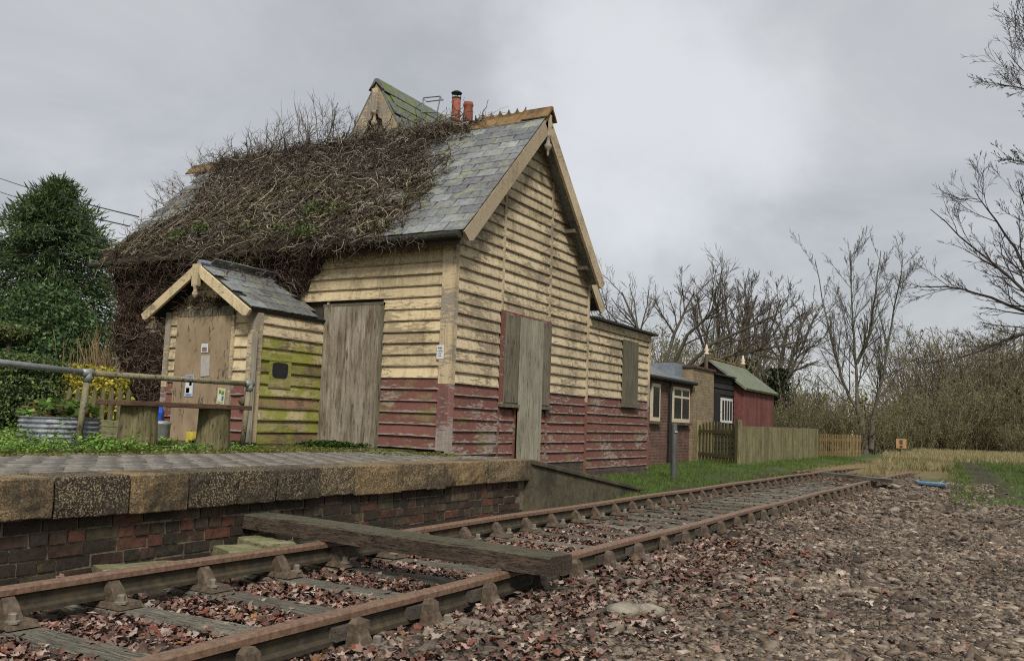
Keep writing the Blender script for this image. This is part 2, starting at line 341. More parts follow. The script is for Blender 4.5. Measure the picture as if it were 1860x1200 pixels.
M['chair'] = m_flat('chair_iron', (.125, .092, .062), .75, .2, .3, .5, 30, dirt=(.055, .038, .025))
M['key'] = m_wood('key_wood', (.06, .05, .04), (.12, .10, .08), (20, 4, 20))
M['bolt'] = m_flat('bolt_iron', (.22, .19, .15), .6, .3)
M['sleeper'] = m_wood('sleeper_wood', (.07, .062, .045), (.25, .23, .175), (2.2, 40, 40), green=(.12, .12, .06), gcov=.14, bstr=1.)
M['beam'] = m_wood('beam_wood', (.038, .028, .02), (.15, .108, .074), (2, 30, 34), bstr=1., top=(.105, .10, .062))
M['greenwood'] = m_wood('green_timber', (.15, .14, .07), (.24, .225, .13), (2, 9, 9), green=(.13, .14, .04), gcov=.35)
M['stone'] = m_attr('stones', .9, .2, .35, 60)
M['leaf'] = m_attr('leaf_litter', .8, .25)
M['vine'] = m_attr('dead_vine', .9, .1, .25, 25)
M['bark'] = m_attr('bark', .95, .1, .3, 6)
M['foliage'] = m_attr('foliage', .6, .3, 0., 5, trans=.25)
M['grass'] = m_attr('grass_blades', .7, .2, 0., 5, trans=.25)
M['galv'] = m_flat('galvanised_tube', (.27, .28, .28), .5, .4, .4, .25, 14, dirt=(.16, .15, .09))
M['galv_old'] = m_wood('stained_tube', (.17, .15, .09), (.26, .23, .14), (4, 4, 4))
M['stump'] = m_wood('stump_wood', (.09, .075, .035), (.20, .17, .085), (9, 9, 1.5), green=(.10, .10, .03), gcov=.3)
M['seat'] = m_wood('seat_plank', (.085, .05, .03), (.15, .09, .055), (14, 2, 14))
M['fence'] = m_wood('fence_board', (.16, .14, .065), (.27, .24, .13), (12, 12, 1.1), green=(.13, .135, .035), gcov=.22)
M['picket'] = m_wood('picket_wood', (.13, .115, .05), (.235, .205, .10), (12, 12, 1.2), green=(.14, .145, .04), gcov=.3)
M['picket_warm'] = m_wood('picket_warm', (.22, .15, .06), (.34, .24, .11), (12, 12, 1.2))
M['white'] = m_flat('white_paint', (.62, .60, .54), .6, var=.12)
M['paper'] = m_flat('paper', (.60, .60, .58), .7, var=.06)
M['cream_trim'] = m_flat('cream_frame', (.56, .47, .33), .6, var=.12)
M['ink'] = m_flat('ink', (.06, .06, .07), .7)
M['ink_blue'] = m_flat('ink_blue', (.15, .19, .33), .7)
M['redshed'] = m_wood('red_shed_boards', (.155, .055, .046), (.205, .076, .063), (6, 6, .6), bstr=.2)
M['blackwood'] = m_wood('black_shed_boards', (.018, .016, .014), (.035, .032, .028), (3, 3, 12), bstr=.3)
def m_brickwall(name, c1, c2, mortar, ax=1):
    mt, nt, b = newmat(name); p = pos_(nt); s = nd(nt, 'ShaderNodeSeparateXYZ', {0: p})
    v = nd(nt, 'ShaderNodeCombineXYZ', {0: mth(nt, 'ADD', s.outputs[0], s.outputs[1]), 1: s.outputs[2], 2: 0.}).outputs[0]
    t = nd(nt, 'ShaderNodeTexBrick', {'Vector': v, 'Color1': c4(c1), 'Color2': c4(c2), 'Mortar': c4(mortar), 'Scale': 1., 'Mortar Size': .007, 'Bias': -.1, 'Brick Width': .225, 'Row Height': .075})
    c = mixc(nt, 1., t.outputs[0], ramp(nt, noise(nt, p, 5, 6, .7), [(.3, .65), (.7, 1.3)]), 'MULTIPLY')
    lk(nt, c, b.inputs['Base Color']); bump(nt, b, mth(nt, 'SUBTRACT', noise(nt, p, 40, 3), t.outputs[1]), .5, .01); return mt
M['housebrick'] = m_brickwall('house_brick', (.115, .055, .04), (.17, .085, .055), (.17, .14, .11))
M['pierbrick'] = m_brickwall('pier_brick', (.225, .165, .095), (.27, .20, .115), (.20, .16, .11))
M['footbrick'] = m_brickwall('footing_brick', (.07, .05, .04), (.10, .065, .05), (.10, .085, .065))
mt, nt, b = newmat('window_glass'); b.inputs['Base Color'].default_value = (.015, .018, .02, 1); b.inputs['Roughness'].default_value = .08; b.inputs['Specular IOR Level'].default_value = .5; M['glass'] = mt
M['lead'] = m_flat('lead_flashing', (.22, .25, .28), .5, .3)
M['bluewrap'] = m_flat('blue_sheet', (.14, .24, .33), .4, var=.3, dirt=(.10, .12, .13))
M['blue'] = m_flat('blue_rope', (.02, .08, .45), .6)
M['orange'] = m_flat('orange_plate', (.42, .24, .10), .6, var=.25)
M['yellow'] = m_flat('yellow_plastic', (.55, .42, .06), .5, var=.2)
# ================================================================== SETTING
def sst(x, a, b): t = np.clip((x-a)/(b-a), 0, 1); return t*t*(3-2*t)
def vnoise(x, y, s=1., seed=0):
    """cheap smooth noise from a few sines"""
    r = np.random.default_rng(seed); o = 0
    for k in range(6):
        a, f, p = r.uniform(0, 6.28), r.uniform(.5, 2.2)/s, r.uniform(0, 6.28); o = o+np.sin((np.cos(a)*x+np.sin(a)*y)*f*3+p)
    return o/6
def tx(y): return .0008*np.maximum(0, np.asarray(y, float)-8)**2       # the line curves gently right
def gz(x, y):
    x = np.asarray(x, float); y = np.asarray(y, float); xt = x-tx(y)
    z = .09*sst(-x, 4.9, 5.6)*sst(y, 9.5, 12.5)+.09*sst(y, 17, 26)
    z = z-.04*sst(xt, -4.6, -4.2)*sst(-xt, 2.5, 2.7)*(1-sst(y, 20, 26))
    z = z+.045*np.exp(-((xt+2.15)/.35)**2)*(1-sst(y, 18, 26))+.02*vnoise(x, y, 1.2, 3)*sst(np.abs(xt+3.3), 1.2, 2.5)
    return z+.12*sst(y, 26, 45)*vnoise(x, y, 9, 5)
gxs = np.unique(np.r_[-900, -400, -200, -120, np.arange(-80, -12, 4), np.arange(-12, 6, .3), np.arange(6, 80, 4), 120, 200, 400, 900])
gys = np.unique(np.r_[-900, -300, -100, -40, np.arange(-12, 42, .35), np.arange(42, 160, 4), 220, 320, 500, 900])
GX, GY = np.meshgrid(gxs, gys, indexing='ij'); GZ = gz(GX, GY)
V = np.c_[GX.ravel(), GY.ravel(), GZ.ravel()]; ny = len(gys)
i, j = np.meshgrid(np.arange(len(gxs)-1), np.arange(ny-1), indexing='ij'); q = (i*ny+j).ravel()
F = np.c_[q, q+ny, q+ny+1, q+1]
def mixa(c, k, d): return c*(1-k[:, None])+np.array(d)*k[:, None]
x, y = V[:, 0], V[:, 1]; nz = vnoise(x, y, 1.5, 11)*.5+vnoise(x, y, .5, 12)*.3
C = np.tile((.06, .043, .030), (len(V), 1))
C = mixa(C, sst(-x+nz*.5, 4.9, 5.3)*sst(y+nz, 10.5, 12.5), (.050, .075, .018))
C = mixa(C, sst(y+nz*2, 21, 25)*sst(x, -5.5, -4.6), (.19, .145, .065))
xg = x+.075*np.maximum(0, y-16)
gr = sst(xg+nz*.6, -1.0, -.6)*sst(y+nz*2.0, 14.5, 16.0)
C = mixa(C, gr, (.07, .105, .025))
C = mixa(C, gr*sst(xg+nz*.4, -.55, -.4)*sst(-xg+nz*.4, -.35, -.1)*sst(y, 17, 19)*.9, (.05, .04, .026))
C = mixa(C, sst(y, 45, 60)*.7, (.13, .11, .05))
mg, nt, b = newmat('ground_soil'); p = pos_(nt); c = nd(nt, 'ShaderNodeAttribute', attribute_name='Col').outputs['Color']
n1 = noise(nt, p, 14, 8, .75); n2 = noise(nt, p, 1.3, 5, .6)
c = mixc(nt, 1., c, ramp(nt, n1, [(.3, .5), (.7, 1.6)]), 'MULTIPLY'); c = mixc(nt, 1., c, ramp(nt, n2, [(.3, .8), (.7, 1.2)]), 'MULTIPLY')
lk(nt, c, b.inputs['Base Color']); b.inputs['Roughness'].default_value = .95; bump(nt, b, n1, 1., .05)
tag(place('ground', mesh_np('ground', V, F, C, True), mg), kind='structure')

# ---- garden ground behind the platform and the platform itself
mgar, nt, b = newmat('garden_soil'); p = pos_(nt); n1 = noise(nt, p, 9, 7, .7)
lk(nt, ramp(nt, n1, [(.3, (.035, .03, .016)), (.5, (.07, .075, .02)), (.7, (.10, .12, .03))]), b.inputs['Base Color']); bump(nt, b, n1, .8, .03)
tag(MB().box((-60, -8, -.2), (-6.95, 16.8, .592)).put('garden_ground', mgar), kind='structure')
PE = -4.85
platform = MB().box((-6.95, -8, -.2), (PE-.4, 9.0, .572)).put('platform', m_flat('joint_dirt', (.045, .038, .026), .95)); tag(platform, kind='structure')
MB().box((PE-.41, -8, -.2), (PE-.085, 9.0, .36)).put('wall_core', M['mortar'], platform)
js = [-1.4, -.9, -.35, .2, .75, 1.25, 1.75, 2.2, 2.68, 3.23, 3.74, 4.19, 4.63, 5.03, 5.49, 5.94, 6.59, 6.98, 7.31, 7.52, 8.09, 9.0]
for a, e in zip(js[:-1], js[1:]):
    w, h = random.uniform(-.015, .012), random.uniform(-.012, .008)
    mb = MB(); nn = 7; ys = np.linspace(a+.009, e-.009, nn)
    # rough-faced stone: a grid on the face with small dents
    xs_f = [[PE+w+random.uniform(-.006, .006)-(.006 if k in (0, 4) else 0)-(.006 if _ in (ys[0], ys[-1]) else 0) for k in range(5)] for _ in ys]; zs = [.352+h, .41, .47, .53, .588]
    b0 = len(mb.v)
    for yi, yy in enumerate(ys):
        for k in range(5): mb.v.append((xs_f[yi][k], yy, zs[k]+(random.uniform(-.004, .004) if k < 4 else 0)))
        mb.v.append((PE-.405, yy, .588)); mb.v.append((PE-.405, yy, .352+h))
    for yi in range(nn-1):
        for k in range(7):
            mb.f.append((b0+yi*7+k, b0+(yi+1)*7+k, b0+(yi+1)*7+(k+1) % 7, b0+yi*7+(k+1) % 7))
    mb.f.append(tuple(range(b0, b0+7))); mb.f.append(tuple(range(b0+(nn-1)*7, b0+nn*7))[::-1])
    mb.put('coping_stone', M['coping'], platform, bev=.008)
def brick_mesh(l):
    me = MB().box((-.05, -l/2, -.0325), (.05, l/2, .0325), .003).mesh('brick'); me.materials.append(M['brick']); return me
STR = [brick_mesh(.213) for _ in range(4)]; HED = [brick_mesh(.103) for _ in range(3)]
for row in range(6):
    yy = 1.75+random.uniform(0, .1)
    while yy < 8.95:
        st = (row % 2 == 0 and random.random() < .8) or random.random() < .25
        l = .213 if st else .103
        if yy+l < 9.0: inst('brick', random.choice(STR if st else HED), (PE-.125+random.uniform(-.006, .008), yy+l/2,   .310-row*.078+random.uniform(-.003, .003)), (random.uniform(-.015, .015), 0, random.uniform(-.02, .02)), platform)
        yy += l+.016
# brick paving of the platform, too flat to the eye to be picked apart singly
N = []; yy = -1.
xs = np.arange(PE-.47, -7.2, -.112)
P = []; 
for r, xx in enumerate(xs):
    for k in range(48): P.append((xx, -1+k*.222+((r*.37) % 1)*.222, .577))
P = np.array(P); P[:, 2] += RNG.uniform(-.004, .006, len(P)); P = P[P[:, 1] < 9.0]
bx = np.array([(-.5, -.5, -.5), (.5, -.5, -.5), (.5, .5, -.5), (-.5, .5, -.5), (-.46, -.495, .5), (.46, -.495, .5), (.46, .495, .5), (-.46, .495, .5)])
bf = np.array([(4, 5, 6, 7), (0, 1, 5, 4), (1, 2, 6, 5), (2, 3, 7, 6), (3, 0, 4, 7)])
V, F, C = scatter(bx, bf, P, rotm(len(P), False, .012)*0+np.eye(3), np.tile((.098, .221, .03), (len(P), 1)), palette(len(P), [(.165, .147, .12), (.178, .157, .13)], .09))
tag(place('paving', mesh_np('paving', V, F, C), M['paver'], platform), kind='stuff')
# ramp at the platform's end
rmp = MB().prism([(PE, 9.0, -.1), (PE, 12.4, -.1), (PE, 12.4, .075), (PE, 12.1, .11), (PE, 9.0, .53)], (-.3, 0, 0)).put('platform_ramp', M['ramp']); tag(rmp, kind='structure')
MB().prism([(PE+.03, 9.002, .532), (PE+.03, 12.1, .112), (PE+.03, 12.45, .078), (PE+.03, 12.45, .118), (PE+.03, 12.1, .165), (PE+.03, 9.002, .59)], (-.36, 0, 0)).put('ramp_coping', M['ramp'], rmp, bev=.01)
MB().prism([(PE-.302, 9.0, -.1), (PE-.302, 12.4, -.1), (PE-.302, 12.4, .1), (PE-.302, 9.0, .57)], (-1.3, 0, 0)).put('ramp_surface', mgar, rmp)

# ================================================================== RAILWAY TRACK
XL, XR, RT = -4.08, -2.575, .164
track = empty('railway_track', (-3.3, 10, 0), 'rusty bullhead railway track on old timber sleepers beside the platform', 'track')
SEC = [(-.035, -.010), (-.027, 0), (.027, 0), (.035, -.010), (.035, -.036), (.010, -.050), (.010, -.098), (.032, -.110), (.032, -.130), (-.032, -.130), (-.032, -.110), (-.010, -.098), (-.010, -.050), (-.035, -.036)]
def rail(x0, y1):
    ys = np.arange(-4, y1+.1, .5); n = len(SEC); mb = MB()
    for yy in ys:
        dz = -.10*max(0, (yy-22)/6)**2+.004*math.sin(yy*1.7+x0)
        for a, z in SEC: mb.v.append((x0+float(tx(yy))+a, yy, RT+z+dz))
    idx = []
    for k in range(len(ys)-1):
        for s in range(n):
            mb.f.append((k*n+s, k*n+(s+1) % n, (k+1)*n+(s+1) % n, (k+1)*n+s)); idx.append(0 if s in (0, 1, 2, 3, 13) else 1)
    mb.f += [tuple(range(n))[::-1], tuple(range((len(ys)-1)*n, len(ys)*n))]; idx += [0, 0]
    me = mb.mesh('rail'); me.materials.append(M['rust']); me.materials.append(M['railweb']); me.polygons.foreach_set('material_index', np.array(idx, np.int32))
    return place('rail', me, None, track)
rail(XL, 28.5); rail(XR, 24.0)
SY = [.8, 1.36, 1.93, 2.5, 3.08, 3.64, 4.22, 4.78, 5.3]
while SY[-1] < 24.5: SY.append(SY[-1]+.53)
def sleeper_mesh(k):
    mb = MB(); n = 9
    for i in range(n):
        t = i/(n-1); xx = -1.28+2.56*t; w0, w1 = -.095+random.uniform(-.010, .010), .095+random.uniform(-.010, .010); zt = random.uniform(-.008, .003)
        for p in [(xx, w0, -.13), (xx, w1, -.13), (xx, w1, zt-.014), (xx, w1-.014, zt), (xx, w0+.014, zt+random.uniform(-.003, .003)), (xx, w0, zt-.014)]: mb.v.append(p)
    for i in range(n-1):
        for s in range(6): mb.f.append((i*6+s, i*6+(s+1) % 6, (i+1)*6+(s+1) % 6, (i+1)*6+s))
    mb.f += [tuple(range(6))[::-1], tuple(range((n-1)*6, n*6))]
    me = mb.mesh('sleeper'); me.materials.append(M['sleeper']); return me
SLM = [sleeper_mesh(k) for k in range(6)]
def chair_mesh(side):
    """cast-iron rail chair; +x is the outer side of the rail (side flips it)"""
    mb = MB(); f = side
    def P(x, y, z): return (x*f, y, z)
    def H(pts):
        if f < 0: pts = [pts[1], pts[0], pts[3], pts[2], pts[5], pts[4], pts[7], pts[6]]
        mb.hexa(pts)
    H([P(-.185, -.075, 0), P(.185, -.075, 0), P(.185, .075, 0), P(-.185, .075, 0), P(-.17, -.066, .028), P(.17, -.066, .028), P(.17, .066, .028), P(-.17, .066, .028)])
    # inner jaw leans on the web
    H([P(-.105, -.040, .026), P(-.012, -.040, .026), P(-.012, .040, .026), P(-.105, .040, .026), P(-.062, -.036, .09), P(-.0105, -.036, .09), P(-.0105, .036, .09), P(-.062, .036, .09)])
    H([P(-.062, -.036, .0895), P(-.0105, -.036, .0895), P(-.0105, .036, .0895), P(-.062, .036, .0895), P(-.036, -.030, .118), P(-.0108, -.030, .122), P(-.0108, .030, .122), P(-.036, .030, .118)])
    # outer jaw, upright, leaves a slot for the key
    H([P(.055, -.044, .026), P(.15, -.044, .026), P(.15, .044, .026), P(.055, .044, .026), P(.060, -.042, .075), P(.112, -.042, .075), P(.112, .042, .075), P(.060, .042, .075)])
    H([P(.060, -.042, .0745), P(.112, -.042, .0745), P(.112, .042, .0745), P(.060, .042, .0745), P(.062, -.040, .118), P(.104, -.040, .118), P(.104, .040, .118), P(.062, .040, .118)])
    H([P(.062, -.040, .1175), P(.104, -.040, .1175), P(.104, .040, .1175), P(.062, .040, .1175), P(.065, -.020, .138), P(.095, -.020, .138), P(.095, .020, .138), P(.065, .020, .138)])
    me = mb.mesh('rail_chair'); me.materials.append(M['chair']); return me
CH = {1: chair_mesh(1), -1: chair_mesh(-1)}
KEY = MB().box((-.02, -.11, -.028), (.02, .11, .028), .003).mesh('key'); KEY.materials.append(M['key'])
BOLT = MB().lathe((0, 0, 0), [(.034, 0), (.034, .010), (.020, .013), (.020, .040), (.014, .045)], 6).mesh('bolt'); BOLT.materials.append(M['bolt'])
for yy in SY:
    xc = -3.33+float(tx(yy)); a = random.uniform(-.02, .02); dz = -.10*max(0, (yy-22)/6)**2
    s = inst('sleeper', random.choice(SLM), (xc+random.uniform(-.04, .04), yy, dz), (0, 0, a), track)
    for rx, sd_ in ((XL, -1), (XR, 1)):
        cx = rx+float(tx(yy)); cyy = yy+random.uniform(-.015, .015)
        inst('rail_chair', CH[sd_], (cx, cyy, .004+dz), (0, 0, random.uniform(-.03, .03)), s)
        if yy < 13:
            if random.random() < .8: inst('key', KEY, (cx+sd_*.036, cyy+random.uniform(-.05, .03), .085), (0, 0, random.uniform(-.05, .05)), s)
            for bx_ in (-.15, .165): inst('bolt', BOLT, (cx+sd_*bx_, cyy+random.choice((-.04, .035)), .030+dz), None, s)

# ================================================================== STATION HOUSE
FY, GXP = 9.70, -6.47          # front wall plane (faces -Y) and gable wall plane (faces +X)
HL = -13.2; BY = 13.86
EY, EZ, RY, RZ = 9.48, 3.47, 11.70, 5.73
TH = math.atan2(RZ-EZ, RY-EY); SL = math.hypot(RZ-EZ, RY-EY); VX, VL = -6.18, -13.6
house = empty('station_house', (-9.8, 11.7, .57), 'derelict cream and dark red weatherboarded station house with a creeper covered slate roof', 'house')
def pent(x0, x1, y0, y1, z0, ze, zr): 
    ym = (y0+y1)/2; return MB().prism([(x0, y0, z0), (x0, y1, z0), (x0, y1, ze), (x0, ym, zr), (x0, y0, ze)], (x1-x0, 0, 0))
mcore = m_flat('wall_backing', (.06, .045, .03), .95)
wall = pent(HL+.03, GXP-.035, FY+.035, BY-.03, .3, 3.40, 5.50).put('wall', mcore, house)
def board(parent, mat, plane, u0, u1, z0, z1, cutl=None, cutr=None, name='weatherboard', lift=.033, seg=5):
    """lapped board; plane ('y', Y) faces -Y with u=X, ('x', X) faces +X with u=Y; cut = u at the top edge"""
    ul, ur = (u0 if cutl is None else cutl), (u1 if cutr is None else cutr); mb = MB(); ph = random.uniform(0, 6); lift = lift+random.uniform(-.004, .006)
    e0, e1 = random.uniform(-.005, .005), random.uniform(-.005, .005)
    for k in range(seg+1):
        t = k/seg; w = e0*(1-t)+e1*t+.0015*math.sin(ph+t*5)
        ub, ut = u0+(u1-u0)*t, ul+(ur-ul)*t
        for u, z, d in ((ut, z1+.012, .001), (ub, z0+.020+w, lift-.003), (ub, z0+w, lift+random.uniform(-.002, .002)), (ub, z0+w, 0.), (ut, z1+.012, -.012)):
            mb.v.append((u, plane[1]-d, z) if plane[0] == 'y' else (plane[1]+d, u, z))
    for k in range(seg):
        for s in range(5): mb.f.append((k*5+s, k*5+(s+1) % 5, (k+1)*5+(s+1) % 5, (k+1)*5+s))
    mb.f += [tuple(range(5))[::-1], tuple(range(seg*5, seg*5+5))]
    return mb.put(name, mat, parent)
PT = .155
fp, gp = ('y', FY), ('x', GXP)
# front wall boards
zrow = [.62+PT*k for k in range(19)]
for k, z in enumerate(zrow):
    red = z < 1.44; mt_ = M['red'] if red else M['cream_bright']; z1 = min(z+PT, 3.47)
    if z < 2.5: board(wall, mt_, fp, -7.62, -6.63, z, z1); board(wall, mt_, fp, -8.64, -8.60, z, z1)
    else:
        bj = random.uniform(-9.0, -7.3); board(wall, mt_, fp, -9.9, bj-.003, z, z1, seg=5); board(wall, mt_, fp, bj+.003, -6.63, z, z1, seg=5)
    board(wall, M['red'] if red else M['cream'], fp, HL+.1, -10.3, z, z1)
MB().box((-6.63, FY-.045, .60), (GXP-.0, FY+.03, 1.47)).put('corner_board', M['trim_red'], wall)
MB().box((-6.632, FY-.047, 1.471), (GXP+.002, FY+.03, 3.44)).put('corner_board', M['trim'], wall)
MB().box((GXP-.02, FY-.04, .45), (GXP+.040, FY+.05, 1.468)).put('corner_board', M['trim_red'], wall)
MB().box((GXP-.02, FY-.042, 1.469), (GXP+.042, FY+.05, 3.42)).put('corner_board', M['trim'], wall)
MB().box((HL, FY-.04, .6), (HL+.14, FY+.03, 3.4)).put('corner_board', M['trim'], wall)
MB().box((-8.63, FY-.07, .585), (-7.63, FY-.045, 2.54)).put('door_panel', M['ply'], wall)['label'] = 'weathered plywood sheet over the side doorway'
MB().box((-7.64, FY-.05, .6), (-7.585, FY-.0, 2.58)).put('door_frame', M['shutter'], wall)
MB().box((-8.66, FY-.06, 2.542), (-7.585, FY-.01, 2.585)).put('door_head', M['shutter'], wall)
# gable wall boards, in three bays between the battens
def gtop(yv): return EZ-.02+(RZ-EZ)*(1-abs(yv-11.69)/(RY-EY))-.10
def yl(z): return 11.69-(RY-EY)*(1-(z-EZ+.12)/(RZ-EZ))
BAYS = [(FY+.05, 10.90), (10.95, 12.38), (12.43, BY-.04)]
z = .40; k = 0
while z < 5.3:
    red = z < 1.40; mt_ = M['red'] if red else M['cream']; z1 = z+PT
    for bi, (a, e) in enumerate(BAYS):
        lo, hi = yl(z), 2*11.69-yl(z); lo1, hi1 = yl(z1), 2*11.69-yl(z1)
        if z < 3.3: lo = lo1 = -99; hi = hi1 = 99
        a0, e0, a1, e1 = max(a, lo), min(e, hi), max(a, lo1), min(e, hi1)
        if e0-a0 < .05: continue
        if e1 < a1: a1 = e1 = (a1+e1)/2
        if bi == 0 and z < .55 : pass
        if bi == 1 and z1 > 1.2 and z < 2.5: continue
        if bi == 1 and z < 1.2:
            board(wall, mt_, gp, 10.95, 11.38, z, min(z1, 1.24)); board(wall, mt_, gp, 12.2, 12.38, z, min(z1, 1.24)); continue
        board(wall, mt_, gp, a0, e0, z, z1, a1, e1)
    z += PT; k += 1
for yb in (10.925, 12.405):
    MB().box((GXP-.01, yb-.028, 2.6 if yb < 12 else 2.6), (GXP+.034, yb+.028, gtop(yb)-.03)).put('batten', M['cream'], wall)
    MB().box((GXP-.01, yb-.028, .4), (GXP+.03, yb+.028, 1.2)).put('batten', M['red'], wall)
for z0_, z1_, mm in ((.0, 1.38, 'red'), (1.381, 3.45, 'cream')): MB().box((GXP-.01, BY-.035, z0_), (GXP+.036, BY+.035, z1_)).put('batten', M[mm], wall)
# boarded gable window
win = MB().box((GXP-.0, 10.93, 1.26), (GXP+.05, 12.46, 2.60)).put('window', M['red'], house); win['label'] = 'boarded-up gable window with red frame and grey shutters'
for (a, e) in ((11.0, 11.40), (12.13, 12.41)): MB().box((GXP+.051, a, 1.285), (GXP+.066, e, 2.545)).put('shutter_board', M['shutter'], win)
MB().box((GXP+.068, 11.405, .42), (GXP+.088, 12.12, 2.555)).put('door_panel', M['plygrey'], win)
for (a, e) in ((10.92, 11.39), (12.135, 12.46)): MB().box((GXP+.0, a, 1.215), (GXP+.115, e, 1.262)).put('sill', M['shutter'], win)
for yy in (11.36, 12.14): MB().box((GXP, yy, .42), (GXP+.045, yy+.04, 1.21)).put('frame_post', M['red'], win)
MB().box((GXP-.5, FY+.04, -.05), (GXP+.012, BY+.03, .42)).put('footing', M['footbrick'], house)
# roof
def rp(xx, s, n=0.): return np.array([xx, EY+s*math.cos(TH)-n*math.sin(TH), EZ+s*math.sin(TH)+n*math.cos(TH)])
dv = (VX-VL-.06, 0, 0)
roof = MB().prism([rp(VL+.03, -.02, -.06), rp(VL+.03, SL, -.06), rp(VL+.03, SL, -.012), rp(VL+.03, -.02, -.012)], dv).put('roof', M['felt'], house)
def rpb(xx, s, n=0.): q = rp(xx, s, n); return np.array([q[0], 2*RY-q[1], q[2]])
MB().prism([rpb(VL, .0, -.09), rpb(VL, SL, -.09), rpb(VL, SL, .012), rpb(VL, .0, .012)], dv).put('rear_slope', M['slate'], roof)
def slate_mesh(w, l, t=.011):
    mb = MB(); q = lambda: random.uniform(-.006, .006); c = random.uniform(.0, .03)
    pts = [(-w/2+q()*.4, q()), (w/2-c*.4, q()), (w/2+q()*.2, c*.6), (w/2, l), (-w/2, l)]
    return mb.prism([(a, b_, 0) for a, b_ in pts], (0, 0, t))
SLT = []
for k in range(8):
    me = slate_mesh(random.uniform(.308, .324), .30).mesh('slate'); me.materials.append(M['slate']); SLT.append(me)
rows = 16; gauge = SL/rows; hidden = MB()
def slate_at(xx, s, r):
    return rp(xx, s, .010), (TH-.028+random.uniform(-.008, .012), random.uniform(-.006, .006), random.uniform(-.018, .018))
nsl = 0
for r in range(rows):
    xx = VX-.165+.0+(-.165 if r % 2 else 0.)
    while xx > VL+.1:
        s = r*gauge-.035+random.uniform(-.008, .006)
        if random.random() < .03: s -= random.uniform(.03, .08)
        L_, R_ = slate_at(xx, s, r)
        if xx > -9.75 or (xx < -12.3 and r < 12):
            inst('slate', random.choice(SLT), L_, R_, roof); nsl += 1
        else:
            mm_ = Matrix.Translation(L_) @ Matrix.Rotation(R_[2], 4, 'Z') @ Matrix.Rotation(R_[0], 4, 'X'); sm = slate_mesh(.322, .30)
            hidden.add([mm_ @ Vector(p) for p in sm.v], sm.f)
        xx -= .331
    if r % 2:   # half slate at the verge
        L_, R_ = slate_at(VX-.08, r*gauge-.035, r); inst('slate', SLT[0], L_, R_, roof, (.49, 1, 1)); nsl += 1
tag(hidden.put('covered_slates', M['slate'], roof), kind='stuff')
# clay ridge tiles, some with a cockscomb
xx = VX+.05; k = 0
while xx > VL-.1:
    l = .47; z0 = RZ+.02+(.03 if k == 0 else 0)+random.uniform(-.006, .006); a = xx-l+.006
    sec = [(-.17, -.15), (-.16, -.165), (0, -.01), (.16, -.165), (.17, -.15), (.03, .02), (.028, .045), (-.028, .045), (-.03, .02)]
    mb = MB().prism([(a, RY+p, z0+q_) for p, q_ in sec], (l-.012, 0, 0))
    mb.put('ridge_tile', M['ridge'], roof)
    if k in (1, 2):
        pts = [(a+.0, RY-.015, z0+.044)]
        for q_ in range(49):
            t = q_/48; ph = (t*3) % 1; hh = min(.095, .115-.10*math.sqrt(max(0, 1-(2*ph-1)**2)))
            pts.append((a+(l-.012)*t, RY-.015, z0+.05+hh))
        pts.append((a+l-.012, RY-.015, z0+.044)); mb2 = MB()
        for q_ in range(1, len(pts)-2):
            p0, p1 = pts[q_], pts[q_+1]; lo0, lo1 = (p0[0], p0[1], z0+.044), (p1[0], p1[1], z0+.044)
            mb2.hexa([lo0, lo1, (lo1[0], lo1[1]+.03, lo1[2]), (lo0[0], lo0[1]+.03, lo0[2]), p0, p1, (p1[0], p1[1]+.03, p1[2]), (p0[0], p0[1]+.03, p0[2])])
        mb2.put('ridge_crest', M['ridge'], roof)
    xx -= l; k += 1
# barge boards, pendant finial, gutter
def barge(parent, p_top, p_foot, xa, th_, dp, mat, name='bargeboard'):
    (y0, z0), (y1, z1) = p_top, p_foot; tt = np.array([y1-y0, z1-z0]); tt /= np.linalg.norm(tt); nn = np.array([tt[1], -tt[0]]); nn = nn if nn[1] < 0 else -nn
    a, b_ = np.array([y0, z0]), np.array([y1, z1]); pts = [a, b_, b_+nn*dp*.75-tt*.02, b_+nn*dp-tt*.10, a+nn*dp*1.0]
    return MB().prism([(xa, p[0], p[1]) for p in pts], (th_, 0, 0)).put(name, mat, parent)
barge(roof, (RY-.03, RZ-.05), (EY-.02, EZ-.045), VX-.045, .04, .21, M['barge'])
barge(roof, (RY+.03, RZ-.05), (2*RY-EY+.02, EZ-.045), VX-.045, .04, .21, M['barge'])
for s_, y_ in ((1, 0), (-1, 0)):
    pass
MB().prism([(VX-.05, RY-.035, RZ-.03), (VX-.05, RY+.035, RZ-.03), (VX-.05, RY+.035, RZ-.34), (VX-.05, RY-.035, RZ-.34)], (.07, 0, 0)).put('king_post', M['barge'], roof)
MB().lathe((VX-.015, RY, RZ-.68), [(.008, 0), (.022, .04), (.02, .09), (.055, .13), (.065, .17), (.03, .21), (.028, .29), (.045, .31), (.045, .36)], 14).put('finial', M['trim'], roof, True)
for yy, zz_ in ((9.9, 3.62), (12.9, 4.15), (13.4, 3.62)): MB().box((GXP, yy-.04, zz_-.03), (VX-.09, yy+.04, zz_+.03)).put('purlin_end', M['shutter'], roof)  # darker shutter tone puts the shade under the verge into the colour
MB().tube([(VL-.12, EY-.07, EZ-.075), (-10, EY-.07, EZ-.10), (VX-.05, EY-.07, EZ-.085)], .05, 10).put('gutter', M['gutter'], roof)
MB().box((VL+.3, EY+.0, EZ-.20), (VX-.06, EY+.03, EZ-.06)).put('fascia', mcore, roof)
